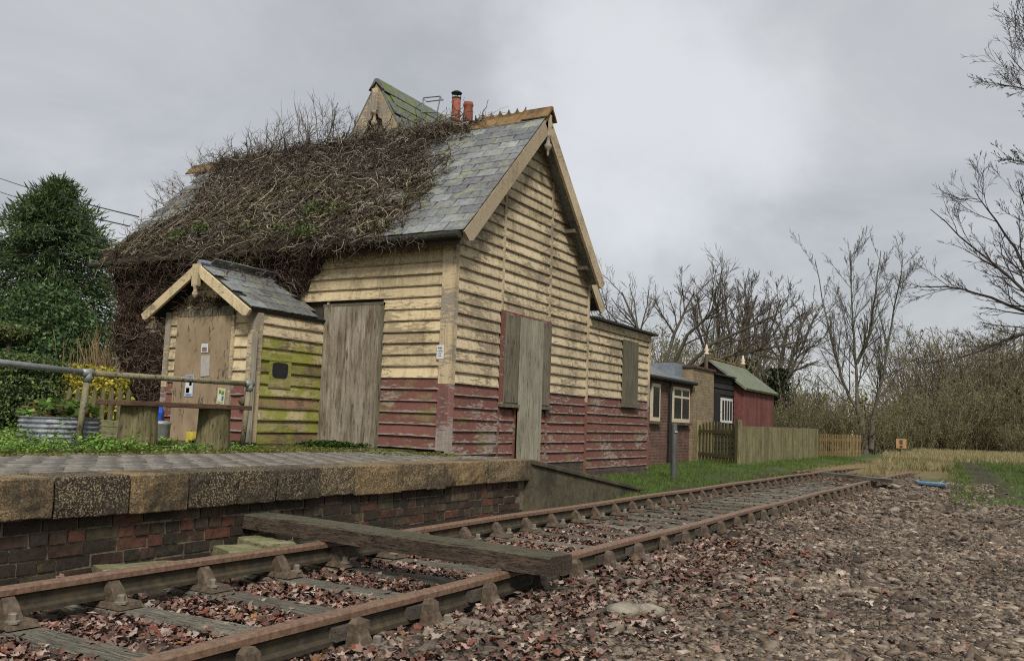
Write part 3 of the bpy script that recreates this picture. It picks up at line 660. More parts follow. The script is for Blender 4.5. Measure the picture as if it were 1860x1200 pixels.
# lean-to wing beyond the gable
wing = MB().box((-12.8, BY+.04, -.1), (GXP-.035, 16.78, 2.80)).put('lean_to', mcore, house)
z = .27
while z < 2.72:
    red = z < 1.42; z1 = min(z+PT, 2.74); mt_ = M['red'] if red else M['cream']
    if z > 1.35 and z < 2.55: board(wing, mt_, gp, BY+.05, 15.40, z, z1); board(wing, mt_, gp, 16.12, 16.78, z, z1, seg=2)
    else:
        bj = random.uniform(14.6, 16); board(wing, mt_, gp, BY+.05, bj-.003, z, z1, seg=3); board(wing, mt_, gp, bj+.003, 16.78, z, z1, seg=3)
    z += PT
MB().box((GXP-.01, 16.74, .2), (GXP+.04, 16.82, 1.42)).put('corner_board', M['red'], wing)
MB().box((GXP-.01, 16.74, 1.421), (GXP+.04, 16.82, 2.74)).put('corner_board', M['trim'], wing)
MB().box((GXP-.5, BY+.04, -.05), (GXP+.018, 16.8, .29)).put('footing', M['footbrick'], wing)
MB().box((GXP-.012, BY+.04, 2.70), (GXP+.05, 16.84, 2.83)).put('fascia', M['cream'], wing)
MB().prism([(-12.9, BY+.03, 2.835), (-12.9, 16.98, 2.835), (-12.9, 16.98, 2.875), (-12.9, BY+.03, 2.875)], (12.9+GXP+.14, 0, 0)).put('lean_to_roof', M['felt'], wing)
MB().box((GXP+.03, 15.40, 1.43), (GXP+.06, 16.13, 2.62)).put('window_board', M['shutter'], wing)
MB().box((GXP+.0, 15.36, 1.36), (GXP+.11, 16.17, 1.425)).put('sill', M['shutter'], wing)
# rear roof and its brick wall, set back behind the gable
rear = MB().box((-12.6, BY+.05, 2.7), (-7.35, 15.5, 3.9)).put('rear_wall', M['housebrick'], house)
rtop = [(13.95, 5.02), (15.75, 3.22)]
MB().prism([(-12.9, 13.95, 5.02), (-12.9, 15.75, 3.22), (-12.9, 15.83, 3.29), (-12.9, 14.0, 5.11)], (12.9-7.0, 0, 0)).put('rear_roof', M['slate'], rear)
barge(rear, (13.95, 5.05), (15.72, 3.24), -7.0, .04, .20, M['barge'])
MB().box((-7.3, 15.3, 3.42), (-7.04, 15.5, 3.50)).put('purlin_end', M['barge'], rear)
# cross gable behind the ridge
DX, DY, DZ = -10.17, 12.42, 7.13
cg = MB().prism([(DX-1.15, DY+.12, 4.5), (DX+1.15, DY+.12, 4.5), (DX+1.15, DY+.12, 5.1), (DX, DY+.12, DZ-.16), (DX-1.15, DY+.12, 5.1)], (0, 3.2, 0)).put('cross_gable', M['trim'], house)
for s_ in (-1, 1):
    a = [(DX, DZ), (DX+s_*1.3, DZ-2.2)]
    tt = np.array([s_*1.3, -2.2]); tt /= np.linalg.norm(tt); nn = np.array([-tt[1]*s_, tt[0]*s_]); nn = nn if nn[1] > 0 else -nn
    MB().prism([(DX, DY, DZ-.02), (DX+s_*1.3, DY, DZ-2.22), (DX+s_*1.3+nn[0]*.05, DY, DZ-2.22+nn[1]*.05), (DX, DY, DZ+.07)], (0, 3.6, 0)).put('gable_roof', M['slate_moss'], cg)
    # mossy slates laid over it
    if s_ > 0:
        ang = math.atan2(2.2, 1.3); sm = [slate_mesh(.33, .32, .014).mesh('mossy_slate') for _ in range(3)]
        for me in sm: me.materials.append(M['slate_moss'])
        for r in range(8):
            for c_ in range(9):
                s0 = .18+r*.26; px_ = DX+math.cos(ang)*s0+nn[0]*.062; pz_ = DZ-math.sin(ang)*s0+nn[1]*.062
                o = inst('mossy_slate', random.choice(sm), (px_+math.cos(ang)*.1, DY+.15+c_*.345+(r % 2)*.17, pz_-math.sin(ang)*.1), (ang-.06, 0, math.pi/2+random.uniform(-.03, .03)), cg)
    # barge with a scooped lower edge
    q0 = np.array([DX, DZ-.03]); 
    pts = [q0, q0+tt*1.55, q0+tt*1.55+np.array([-s_*.27, .0]), q0+tt*.98+np.array([-s_*.30, -.0]), q0+tt*.83+np.array([-s_*.26, .02]), q0+tt*.70+np.array([-s_*.27, -.05]), (DX+s_*.06, DZ-.62), (DX, DZ-.60)]
    MB().prism([(p[0], DY-.02, p[1]) for p in pts], (0, .05, 0)).put('bargeboard', M['trim'], cg)
MB().prism([(DX-.03, DY-.05, DZ+.055), (DX+.03, DY-.05, DZ+.055), (DX+.16, DY-.05, DZ-.15), (DX, DY-.05, DZ+.0), (DX-.16, DY-.05, DZ-.15)], (0, 3.6, 0)).put('ridge_cap', M['slate_moss'], cg)
MB().box((DX-.07, DY-.065, DZ-.56), (DX+.07, DY-.021, DZ-.13)).put('king_post', M['trim'], cg)
MB().lathe((DX, DY-.03, DZ-.88), [(.01, 0), (.05, .07), (.065, .11), (.03, .17), (.03, .26), (.06, .28), (.06, .32)], 12).put('finial', M['trim'], cg, True)
# chimney
ch = MB().box((-9.35, 12.75, 4.5), (-8.25, 13.3, 6.10)).put('chimney', M['housebrick'], house)
MB().box((-9.4, 12.70, 6.0), (-8.2, 13.35, 6.12)).put('corbel', M['housebrick'], ch)
pA = at_y(828, 208, 13.); pB = at_y(850, 208, 13.); pC = at_y(842, 208, 13.1)
MB().lathe((pA[0], 13., 6.12), [(.085, 0), (.085, .32), (.08, .68), (.075, .68)], 16).put('chimney_pot', M['pot'], ch, True)
cw = MB().lathe((pA[0], 13., 6.80), [(.086, 0), (.086, .02), (.07, .021)], 16).lathe((pA[0], 13., 6.90), [(.10, 0), (.10, .012), (.05, .045), (.01, .055)], 16)
for k in range(4): cw.tube([(pA[0]+.075*math.cos(k*1.57+.4), 13+.075*math.sin(k*1.57+.4), 6.81), (pA[0]+.075*math.cos(k*1.57+.4), 13+.075*math.sin(k*1.57+.4), 6.905)], .006, 4)
cw.put('cowl', M['black'], ch)
MB().lathe((pB[0], 13., 6.12), [(.095, 0), (.09, .35), (.08, .49), (.095, .51), (.095, .54), (.08, .555), (.085, .57), (.06, .57)], 16).put('chimney_pot', M['pot'], ch, True)
MB().lathe((pC[0], 13.22, 6.12), [(.06, 0), (.06, .56), (.07, .57), (.05, .59)], 12).put('chimney_pot', M['pot'], ch, True)
# wire roof hook on the mossy slope
lad = [at_y(*p, 12.3) for p in ((766, 204), (769, 178), (775, 185), (799, 182), (805, 177), (794, 205))]; l2 = [at_y(*p, 12.3) for p in ((769, 178), (800, 175), (805, 182), (794, 205))]
hk = MB(); 
for P_ in ((lad[0], lad[1], lad[2], lad[3]), (lad[1], l2[1]), (l2[1], l2[2]), (lad[3], l2[2]), (l2[1], l2[3]), (lad[0], l2[3])):
    for a, e in zip(P_[:-1], P_[1:]): hk.tube([a, e], .011, 6)
for q_ in (lad[0], l2[3]): hk.tube([q_, (q_[0], q_[1]+.12, q_[2]-.5)], .011, 6)
hk.put('roof_hook', M['metal'], cg)
# ------------------------------------------------------------------ porch
PX0, PX1, PY, PZE, PZR, PXM = -10.40, -8.65, 8.40, 2.36, 2.97, -9.62
porch = MB().prism([(PX0+.03, PY+.035, .55), (PX1-.035, PY+.035, .55), (PX1-.035, PY+.035, PZE), (PXM, PY+.035, PZR-.1), (PX0+.03, PY+.035, PZE)], (0, FY-PY-.04, 0)).put('porch', mcore, house)
fpp, gpp = ('y', PY), ('x', PX1)
z = .60; k = 0
while z < 2.85:
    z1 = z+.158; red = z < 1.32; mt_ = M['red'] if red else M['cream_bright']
    def xr(zv): return PX0+.02 if zv < PZE-.1 else PX0+.02+(PXM-PX0)*(zv-PZE+.1)/(PZR-PZE)
    def xs_(zv): return PX1-.02 if zv < PZE-.1 else PX1-.02-(PX1-PXM)*(zv-PZE+.1)/(PZR-PZE)
    if z < 2.25:
        board(porch, mt_, fpp, PX0+.09, -10.15, z, z1, seg=2); board(porch, mt_, fpp, -9.08, PX1-.13, z, z1, seg=2)
    elif xs_(z)-xr(z) > .2: board(porch, M['cream_bright'], fpp, xr(z), xs_(z), z, z1, xr(z1), max(xr(z1), xs_(z1)))
    mg_ = M['cream'] if z > 1.98 else (M['algae_thin'] if k in (0, 3, 6) else M['algae'])
    if z < 2.3:
        if 1.30 < z < 1.70: board(porch, mg_, gpp, PY+.06, 8.63, z, z1, seg=2); board(porch, mg_, gpp, 9.02, FY-.02, z, z1, seg=3)
        else: board(porch, mg_, gpp, PY+.06, FY-.02, z, z1)
    z = z1; k += 1
MB().box((PX1-.01, 8.62, 1.34), (PX1+.03, 9.03, 1.80)).put('hatch', M['algae'], porch)
hb = MB(); nn_ = 14
hb.prism([(PX1+.031, 8.82+.15*math.copysign(abs(math.cos(6.283*q_/nn_))**.45, math.cos(6.283*q_/nn_))*random.uniform(.92, 1.05), 1.58+.105*math.copysign(abs(math.sin(6.283*q_/nn_))**.45, math.sin(6.283*q_/nn_))) for q_ in range(nn_)], (.004, 0, 0)).put('hatch_dark_plate', M['black'], porch)  # thin black plate on the hatch face, stands in for a dark opening
for xa, xb in ((PX0, PX0+.10), (PX1-.13, PX1-.01)):
    MB().box((xa, PY-.04, .6), (xb, PY+.03, 1.32)).put('corner_board', M['trim_red'], porch); MB().box((xa-.001, PY-.041, 1.321), (xb+.001, PY+.03, 2.36)).put('corner_board', M['trim'], porch)
MB().box((PX1-.008, PY-.043, .6), (PX1+.035, PY+.06, 2.34)).put('corner_board', M['trim'], porch)
MB().box((-10.14, PY-.055, .60), (-9.09, PY-.035, 2.28)).put('door_panel', M['plydoor'], porch)['label'] = 'tan plywood sheet closing the porch door'
MB().box((-10.16, PY-.05, 2.285), (-9.06, PY-.0, 2.40)).put('door_head', M['shutter'], porch)
MB().box((-9.088, PY-.05, .6), (-9.04, PY-.0, 2.284)).put('door_frame', M['trim'], porch)
pang = math.atan2(PZR-PZE, 1.01); psl = math.hypot(1.01, PZR-PZE)+.02
for s_ in (-1, 1):
    ex = PXM+s_*1.03; nv = np.array([math.sin(pang)*s_, math.cos(pang)])
    MB().prism([(PXM, PY-.2, PZR), (ex, PY-.2, PZE-.01), (ex-nv[0]*.05, PY-.2, PZE-.01-nv[1]*.05), (PXM, PY-.2, PZR-.06)], (0, FY-PY+.19, 0)).put('porch_roof', M['felt'], porch)
    for r in range(6):
        for c_ in range(5):
            s0 = psl-.0-r*.215; yv = PY-.2+.16+c_*.315+(.155 if r % 2 else 0)
            if yv > FY-.1: continue
            px_ = PXM+s_*math.cos(pang)*s0+nv[0]*.018; pz_ = PZR-math.sin(pang)*s0+nv[1]*.018
            inst('slate', random.choice(SLT), (px_, yv, pz_), (pang-.03+random.uniform(-.01, .02), 0, s_*math.pi/2+random.uniform(-.03, .03)), porch, (.95, .95, 1.3))
    d0, d1 = (PXM+s_*.015, PZR+.0), (ex+s_*.02, PZE-.04); tt = np.array([d1[0]-d0[0], d1[1]-d0[1]]); tt /= np.linalg.norm(tt)
    nn = np.array([-tt[1], tt[0]]); nn = nn if nn[1] < 0 else -nn
    a, e = np.array(d0), np.array(d1); pts = [a, e, e+nn*.09, e+nn*.125-tt*.05, a+nn*.125+tt*.18, a+nn*.07+tt*.09]
    MB().prism([(p[0], PY-.245, p[1]) for p in pts], (0, .04, 0)).put('bargeboard', M['cream_bright'], porch)
MB().box((PXM-.055, PY-.26, PZR-.30), (PXM+.055, PY-.20, PZR-.0)).put('king_post', M['cream_bright'], porch)
MB().lathe((PXM, PY-.23, PZR-.47), [(.01, 0), (.035, .04), (.045, .07), (.025, .11), (.03, .15), (.045, .17)], 10).put('finial', M['trim'], porch, True)
MB().tube([(PXM, PY-.2, PZR+.03), (PXM, FY-.0, PZR+.03)], .04, 8).put('ridge_roll', M['lead'], porch)
# ================================================================== CREEPER on the house
CT, ST = math.cos(TH), math.sin(TH); RN = np.array([0, -ST, CT]); RU = np.array([0, CT, ST]); R0 = np.array([0, EY, EZ])
def roof_hit(x, y): d = ray(x, y); t = ((R0-CAM)@RN)/(d@RN); p = CAM+d*t; return p[0], (p-R0)@RU
bnd = sorted([roof_hit(*p)[::-1] for p in ((880, 222), (850, 245), (800, 285), (792, 320), (758, 368), (748, 392), (700, 428))])
bs, bx_ = [b_[0] for b_ in bnd], [b_[1] for b_ in bnd]
holes = [(roof_hit(705, 362), .42, .20), (roof_hit(500, 370), .2, .1), (roof_hit(800, 270), .25, .2)]
lft = sorted([roof_hit(*p)[::-1] for p in ((375, 320), (372, 345), (362, 372), (318, 398), (285, 412), (215, 442))])
def vdens(X, s):
    nzv = vnoise(X*1.0, s*1.0, .45, 21)*.45+vnoise(X, s, .16, 22)*.4
    d = sst(np.interp(s, bs, bx_)-X+nzv*1.0, -.12, .12)*sst(nzv+.55+np.clip((-8.6-X)*.5, -.2, .6), .12, .3)
    d = d*sst(X-np.interp(s, [l[0] for l in lft], [l[1] for l in lft])+nzv*.6, -.15, .15)
    for (hx, hs), ra, rb in holes: d = d*sst(((X-hx)/ra)**2+((s-hs)/rb)**2+nzv, .6, 1.3)
    return d
def rpv(X, s, n): return R0+np.c_[X, np.zeros((len(X), 2))]+s[:, None]*RU+n[:, None]*RN
VCOL = [(.135, .11, .085), (.085, .067, .050), (.30, .255, .20), (.055, .042, .032), (.11, .087, .06)]
def stems(P0, D, L, K, wig, r, cols, nrm=None, pull=0.):
    """wiggly stems from P0 along D; nrm keeps them close to a surface"""
    N = len(P0); P = np.zeros((N, K, 3)); P[:, 0] = P0; D = D/np.linalg.norm(D, axis=1)[:, None]
    for k in range(1, K):
        D = D+RNG.normal(0, wig, (N, 3))
        if nrm is not None: D = D-pull*(D@nrm)[:, None]*nrm
        D /= np.linalg.norm(D, axis=1)[:, None]; P[:, k] = P[:, k-1]+D*(L/(K-1))[:, None]
    tp = np.linspace(1, .45, K)[None]
    return tubes(P, r[:, None]*tp, cols)
creeper = empty('creeper', (-10.5, 9.6, .6), 'brown leafless creeper matted over the slate roof and left wall of the station house', 'creeper')
# lumpy mat of old growth
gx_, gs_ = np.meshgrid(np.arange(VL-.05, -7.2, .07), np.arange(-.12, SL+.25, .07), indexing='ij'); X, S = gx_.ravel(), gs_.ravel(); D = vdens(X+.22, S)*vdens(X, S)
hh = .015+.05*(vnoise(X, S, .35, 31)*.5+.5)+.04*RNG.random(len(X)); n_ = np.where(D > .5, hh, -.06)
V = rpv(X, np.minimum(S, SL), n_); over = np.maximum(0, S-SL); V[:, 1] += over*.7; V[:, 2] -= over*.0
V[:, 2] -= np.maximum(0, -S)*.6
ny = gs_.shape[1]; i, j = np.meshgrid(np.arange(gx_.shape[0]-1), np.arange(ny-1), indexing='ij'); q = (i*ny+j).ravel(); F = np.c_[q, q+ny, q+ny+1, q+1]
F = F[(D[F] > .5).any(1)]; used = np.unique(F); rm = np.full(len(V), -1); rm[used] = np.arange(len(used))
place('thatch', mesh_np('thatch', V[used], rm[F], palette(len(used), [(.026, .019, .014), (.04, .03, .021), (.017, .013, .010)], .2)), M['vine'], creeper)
N = 26000; X = RNG.uniform(VL+.2, -7.3, N); S = RNG.uniform(-.02, SL+.12, N); k = vdens(X, S) > RNG.random(N)*.9+.05; X, S = X[k][:8000], S[k][:8000]; N = len(X)
a = RNG.uniform(0, 2*np.pi, N); D = np.cos(a)[:, None]*np.array([1., 0, 0])+np.sin(a)[:, None]*RU+RNG.normal(.12, .25, N)[:, None]*RN
olive = (vnoise(X, S, 1.1, 41) > -.05) & (S < 1.9)
cols = palette(N, VCOL, .22); cols[olive] = (cols*np.array([1.0, 1.03, .82]))[olive]
parts = [stems(rpv(X, np.minimum(S, SL), RNG.uniform(.0, .045, N)+.07*np.clip(vnoise(X, S, .4, 71)+.3, 0, 1)), D, RNG.uniform(.18, .60, N), 8, .62, RNG.uniform(.004, .0115, N), cols, RN, .35)]
# old woody stems climbing from the eaves
n_ = 150; xw = RNG.uniform(-13.0, -8.0, n_); sw = RNG.uniform(-.05, 1.6, n_); k = vdens(xw, sw) > .4; xw, sw = xw[k], sw[k]; n_ = len(xw)
parts.append(stems(rpv(xw, sw, RNG.uniform(.05, .12, n_)), np.c_[RNG.normal(0, .55, n_), np.full(n_, CT), np.full(n_, ST)], RNG.uniform(.7, 1.9, n_), 14, .28, RNG.uniform(.009, .017, n_), palette(n_, [(.16, .125, .095), (.24, .195, .15), (.10, .078, .058)], .15), RN, .9))
# long runners crossing the edge of the mat
N = 500; X = RNG.uniform(-9.4, -7.4, N); S = RNG.uniform(0, SL, N); k = vdens(X, S) > .3; X, S = X[k], S[k]; N = len(X)
parts.append(stems(rpv(X, S, RNG.uniform(.03, .1, N)), np.c_[RNG.uniform(.2, 1, N), RNG.normal(0, .5, N), RNG.normal(0, .4, N)], RNG.uniform(.3, .7, N), 7, .3, RNG.uniform(.003, .006, N), palette(N, VCOL, .2), RN, .75))
N = 1500; X = RNG.uniform(-13.2, -7.5, N); P0 = np.c_[X, RNG.uniform(RY-.35, RY+.15, N), RZ+RNG.uniform(-.28, .10, N)]
parts.append(stems(P0, RNG.normal(0, 1, (N, 3))*np.array([1, .6, .6]), RNG.uniform(.2, .6, N), 8, .6, RNG.uniform(.004, .010, N), palette(N, VCOL, .2), RN, .3))
V, F, C = merge(parts); place('stems', mesh_np('stems', V, F, C), M['vine'], creeper)
# twigs standing up along ridge and left verge
def twig_fans(base, D, L, r, nsub, colr, K=5, wig=.16, spread=.5):
    N = len(base); P = np.zeros((N, K, 3)); P[:, 0] = base; d_ = D/np.linalg.norm(D, axis=1)[:, None]
    for k_ in range(1, K): d_ = d_+RNG.normal(0, wig, (N, 3)); d_ /= np.linalg.norm(d_, axis=1)[:, None]; P[:, k_] = P[:, k_-1]+d_*(L/(K-1))[:, None]
    out = [tubes(P, r[:, None]*np.linspace(1, .5, K)[None], palette(N, colr, .15))]
    pi_ = np.repeat(np.arange(N), nsub); t = RNG.uniform(.25, .98, len(pi_))*(K-1); i0 = np.minimum(t.astype(int), K-2); f = (t-i0)[:, None]
    b = P[pi_, i0]*(1-f)+P[pi_, i0+1]*f; dd = P[pi_, i0+1]-P[pi_, i0]; dd /= np.linalg.norm(dd, axis=1)[:, None]; dd = dd+RNG.normal(0, spread, dd.shape)
    M_ = len(b); P2 = np.zeros((M_, 4, 3)); P2[:, 0] = b; dd /= np.linalg.norm(dd, axis=1)[:, None]; l2 = L[pi_]*RNG.uniform(.2, .5, M_)
    for k_ in range(1, 4): dd = dd+RNG.normal(0, wig*1.3, dd.shape); dd /= np.linalg.norm(dd, axis=1)[:, None]; P2[:, k_] = P2[:, k_-1]+dd*(l2/3)[:, None]
    out.append(tubes(P2, (r[pi_]*.6)[:, None]*np.linspace(1, .5, 4)[None], palette(M_, colr, .15)))
    return out
N = 105; X = np.r_[RNG.uniform(-13.2, -9.9, 85), RNG.uniform(-9.9, -7.6, 20)]; b0 = np.c_[X, RNG.uniform(RY-.35, RY+.12, N), RZ+RNG.uniform(-.25, .10, N)]
hgt = np.interp(X, [-13.3, -12.6, -11.6, -10.8, -10., -9.5, -7.5], [.35, .50, .80, .88, .66, .22, .15])
parts = twig_fans(b0, np.c_[RNG.normal(0, .35, N), RNG.normal(-.1, .25, N), np.ones(N)], hgt*RNG.uniform(.5, 1.05, N), RNG.uniform(.005, .008, N), 8, [(.12, .09, .065), (.17, .135, .10)])
N = 55; s = RNG.uniform(.7, SL, N); b0 = rpv(np.full(N, VL)+RNG.uniform(.0, .5, N), s, RNG.uniform(.02, .1, N))
parts += twig_fans(b0, np.c_[RNG.normal(-.5, .35, N), RNG.normal(-.25, .3, N), np.abs(RNG.normal(.8, .3, N))], RNG.uniform(.2, .5, N), RNG.uniform(.004, .007, N), 6, [(.12, .09, .065), (.17, .135, .10)])
V, F, C = merge(parts); place('twigs', mesh_np('twigs', V, F, C), M['vine'], creeper)
# fringe hanging below the eaves
N = 2000; X = RNG.uniform(-13.15, -6.75, N); z0 = EZ-.08+RNG.uniform(-.12, .05, N); D = np.c_[RNG.normal(0, .8, N), RNG.normal(-.05, .25, N), RNG.normal(-.45, .5, N)]
dl = np.interp(X, [-13, -10, -8.6, -7.5, -6.7], [1., 1., .75, .5, .35])
parts = [stems(np.c_[X, RNG.uniform(9.30, 9.64, N), z0], D, RNG.uniform(.10, .40, N)*dl, 6, .4, RNG.uniform(.003, .007, N), palette(N, [(.045, .032, .022), (.075, .055, .036), (.13, .10, .07)], .2))]
V, F, C = merge(parts); place('hanging_stems', mesh_np('hanging_stems', V, F, C), M['vine'], creeper)
# thick growth on the left part of the front wall
def wdens(X, Z):
    n_ = vnoise(X, Z, .35, 51)*.22+vnoise(X, Z, .15, 52)*.1
    right = np.interp(Z, [.9, 1.3, 1.9, 2.3, 2.8, 3.2, 3.45], [-10.75, -10.5, -10.42, -10.2, -9.0, -8.75, -8.6])
    lefte = np.interp(Z, [.9, 1.2, 1.6, 2.2, 3.5], [-12.3, -12.7, -12.95, -13.25, -13.3])
    bot = np.interp(X, [-13.2, -12.6, -12., -11., -10.4], [1.9, 1.15, 1.0, 1.05, 1.3])
    d = sst(right-X+n_, 0, .1)*sst(X-lefte+n_, 0, .1)*sst(Z-bot+n_, 0, .1)
    for hx, hz in ((-12.35, 2.62), (-12.2, 2.35)): d = d*sst(((X-hx)/.34)**2+((Z-hz)/.13)**2+n_*2, .6, 1.2)
    return d
gx_, gs_ = np.meshgrid(np.arange(-13.4, -8.5, .06), np.arange(.9, 3.5, .06), indexing='ij'); X, Z = gx_.ravel(), gs_.ravel(); D = wdens(X, Z)
Y = np.where(D > .5, FY-.06-.10*(vnoise(X, Z, .3, 61)*.5+.5)-.04*RNG.random(len(X)), FY+.05); V = np.c_[X, Y, Z]
ny = gs_.shape[1]; i, j = np.meshgrid(np.arange(gx_.shape[0]-1), np.arange(ny-1), indexing='ij'); q = (i*ny+j).ravel(); F = np.c_[q, q+ny, q+ny+1, q+1]
F = F[(D[F] > .5).any(1)]; used = np.unique(F); rm = np.full(len(V), -1); rm[used] = np.arange(len(used))
place('wall_thatch', mesh_np('wall_thatch', V[used], rm[F], palette(len(used), [(.055, .036, .025), (.035, .024, .017)], .2)), M['vine'], creeper)
N = 12000; X = RNG.uniform(-13.35, -8.6, N); Z = RNG.uniform(.95, 3.42, N); k = wdens(X, Z) > RNG.random(N); X, Z = X[k], Z[k]; N = len(X)
WN = np.array([0, -1., 0])
parts = [stems(np.c_[X, FY-RNG.uniform(.06, .22, N), Z], RNG.normal(0, 1, (N, 3))*np.array([1, .5, 1]), RNG.uniform(.12, .36, N), 7, .65, RNG.uniform(.004, .010, N), palette(N, [(.085, .056, .04), (.055, .036, .026), (.13, .092, .068), (.20, .155, .12)], .2, [.4, .32, .2, .08]), WN, .3)]
N = 700; X = RNG.uniform(-10.62, -9.2, N); Z = 2.42+.6*(1-np.abs(X+9.62)/1.03)+RNG.uniform(-.05, .12, N)
k = (X < -9.75) | (RNG.random(N) < .35); X, Z = X[k], Z[k]; N = len(X)
parts.append(stems(np.c_[X, RNG.uniform(8.35, 9.6, N), Z], RNG.normal(0, 1, (N, 3)), RNG.uniform(.1, .35, N), 7, .6, RNG.uniform(.003, .007, N), palette(N, [(.085, .056, .04), (.13, .092, .068)], .2)))
N = 260; X = RNG.uniform(-10.3, -9.2, N); parts.append(stems(np.c_[X, np.full(N, PY-.06), 2.42+RNG.uniform(0, .22, N)*(1-np.abs(X+9.9)/.8)], RNG.normal(0, 1, (N, 3))*np.array([1, .15, .5]), RNG.uniform(.1, .3, N), 6, .5, RNG.uniform(.003, .007, N), palette(N, [(.085, .056, .04), (.06, .04, .03)], .2)))
V, F, C = merge(parts); place('wall_stems', mesh_np('wall_stems', V, F, C), M['vine'], creeper)
# a few green leaves
P = []
for (px_, py_), n_, sg in (((575, 392), 80, .14), ((600, 400), 60, .2), ((375, 432), 120, .09), ((345, 440), 50, .12), ((560, 440), 120, .12), ((480, 425), 60, .3), ((330, 445), 40, .1), ((520, 430), 60, .3)):
    hx, hs = roof_hit(px_, py_); P.append(rpv(hx+RNG.normal(0, sg, n_), np.maximum(-.05, hs+RNG.normal(0, sg*.5, n_)), RNG.uniform(.15, .24, n_)))
P = np.concatenate(P); N = len(P)
V, F, C = scatter(LEAF_V, LEAF_F, P, rotm(N), RNG.uniform(.035, .07, N), palette(N, [(.075, .115, .025), (.11, .15, .035), (.05, .075, .02)], .2)); place('green_leaves', mesh_np('green_leaves', V, F, C), M['foliage'], creeper)

# ================================================================== BUILDINGS BEYOND
ext = empty('brick_outbuilding', (-8.6, 20, .09), 'low red brick outbuilding with slate roof and two cream windows beyond the lean-to', 'outbuilding')
EX = -7.7
ew = MB().box((-10.5, 16.85, 0), (EX, 23.1, 2.22)).put('wall', M['housebrick'], ext)
MB().prism([(EX+.16, 16.84, 2.21), (EX+.16, 16.84, 2.25), (-9.6, 16.84, 3.05), (-9.6, 16.84, 2.95)], (0, 6.3, 0)).put('roof', M['slate'], ext)
MB().tube([(EX+.17, 16.85, 2.20), (EX+.17, 23.15, 2.20)], .05, 8).put('gutter', M['black'], ext)
MB().tube([(EX+.10, 21.35, 2.18), (EX+.07, 21.38, .1)], .042, 8).put('downpipe', M['black'], ext)
for ya, yb in ((20.15, 20.72), (21.65, 22.95)):
    w_ = MB().box((EX+.01, ya, 1.16), (EX+.06, yb, 2.06)).put('window', M['cream_trim'], ext)
    pn = [(ya+.08, yb-.08)] if yb-ya < .7 else [(ya+.08, (ya+yb)/2-.05), ((ya+yb)/2+.05, yb-.08)]
    for q0, q1 in pn:
        MB().box((EX+.05, q0, 1.26), (EX+.066, q1, 1.78 if yb-ya > .7 else 1.98)).put('pane', M['glass'], w_)
        if yb-ya > .7: MB().box((EX+.05, q0, 1.84), (EX+.066, q1, 1.99)).put('pane', M['glass'], w_)
    MB().box((EX, ya-.05, 1.09), (EX+.11, yb+.05, 1.155)).put('sill', M['ramp'], w_)
MB().box((-9.2, 22.45, 2.3), (EX-.2, 23.08, 2.72)).put('lead_flashing', M['lead'], ext)
pier = empty('brick_pier', (-8.2, 24.2, .09), 'tall yellowish brick wall end between the outbuilding and the black shed', 'wall')
pw = MB().box((-8.9, 23.12, 0), (EX+.08, 25.0, 2.64)).put('wall', M['pierbrick'], pier); MB().box((-8.95, 23.07, 2.641), (EX+.13, 25.05, 2.70)).put('capping', M['footbrick'], pier)
bsd = empty('black_shed', (-8.5, 26.2, .09), 'black weatherboarded shed with a white barred window beside the brick wall end', 'shed')
MB().box((-10, 25.06, 0), (EX, 27.3, 2.55)).put('wall', M['blackwood'], bsd)
for k in range(14): board(bsd, M['blackwood'], ('x', EX), 25.06, 27.3, .12+k*.175, .12+(k+1)*.175, seg=2)
MB().box((-10, 25.06, 2.58), (EX+.15, 27.1, 2.62)).put('roof', M['felt'], bsd)
bw = MB().box((EX+.025, 25.85, 1.22), (EX+.06, 27.0, 1.95)).put('window', M['white'], bsd)
for k in range(4): MB().box((EX+.055, 25.92+k*.27, 1.30), (EX+.067, 26.10+k*.27, 1.88)).put('pane', M['glass'], bw)
MB().box((EX+.03, 25.12, .9), (EX+.055, 25.7, 2.1)).put('door', M['blackwood'], bsd)
rs = empty('red_shed', (-8.5, 29.2, .09), 'red painted shed with mossy green roof and pale turned finials', 'shed')
SX, SZ = -8.5, 3.22
MB().prism([(-9.65, 27.31, 0), (-7.42, 27.31, 0), (-7.42, 27.31, 2.33), (SX, 27.31, SZ-.06), (-9.65, 27.31, 2.33)], (0, 3.9, 0)).put('wall', M['redshed'], rs)
for s_ in (-1, 1):
    MB().prism([(SX, 27.12, SZ-.05), (SX+s_*1.22, 27.12, 2.24), (SX+s_*1.25, 27.12, 2.30), (SX, 27.12, SZ+.02)], (0, 4.2, 0)).put('roof', M['slate_moss'], rs)
MB().box((SX-.07, 27.1, SZ-.0), (SX+.07, 31.34, SZ+.06)).put('ridge_cap', M['ridge'], rs)
for k in range(13): MB().box((-7.42, 27.33+k*.3, .1), (-7.40, 27.60+k*.3, 2.28)).put('board', M['redshed'], rs)
for yy in (27.08, 31.3): MB().lathe((SX, yy, SZ-.35), [(.06, 0), (.06, .45), (.09, .46), (.09, .50), (.04, .53), (.085, .60), (.04, .67), (.02, .78)], 12).put('finial', M['cream_trim'], rs, True)
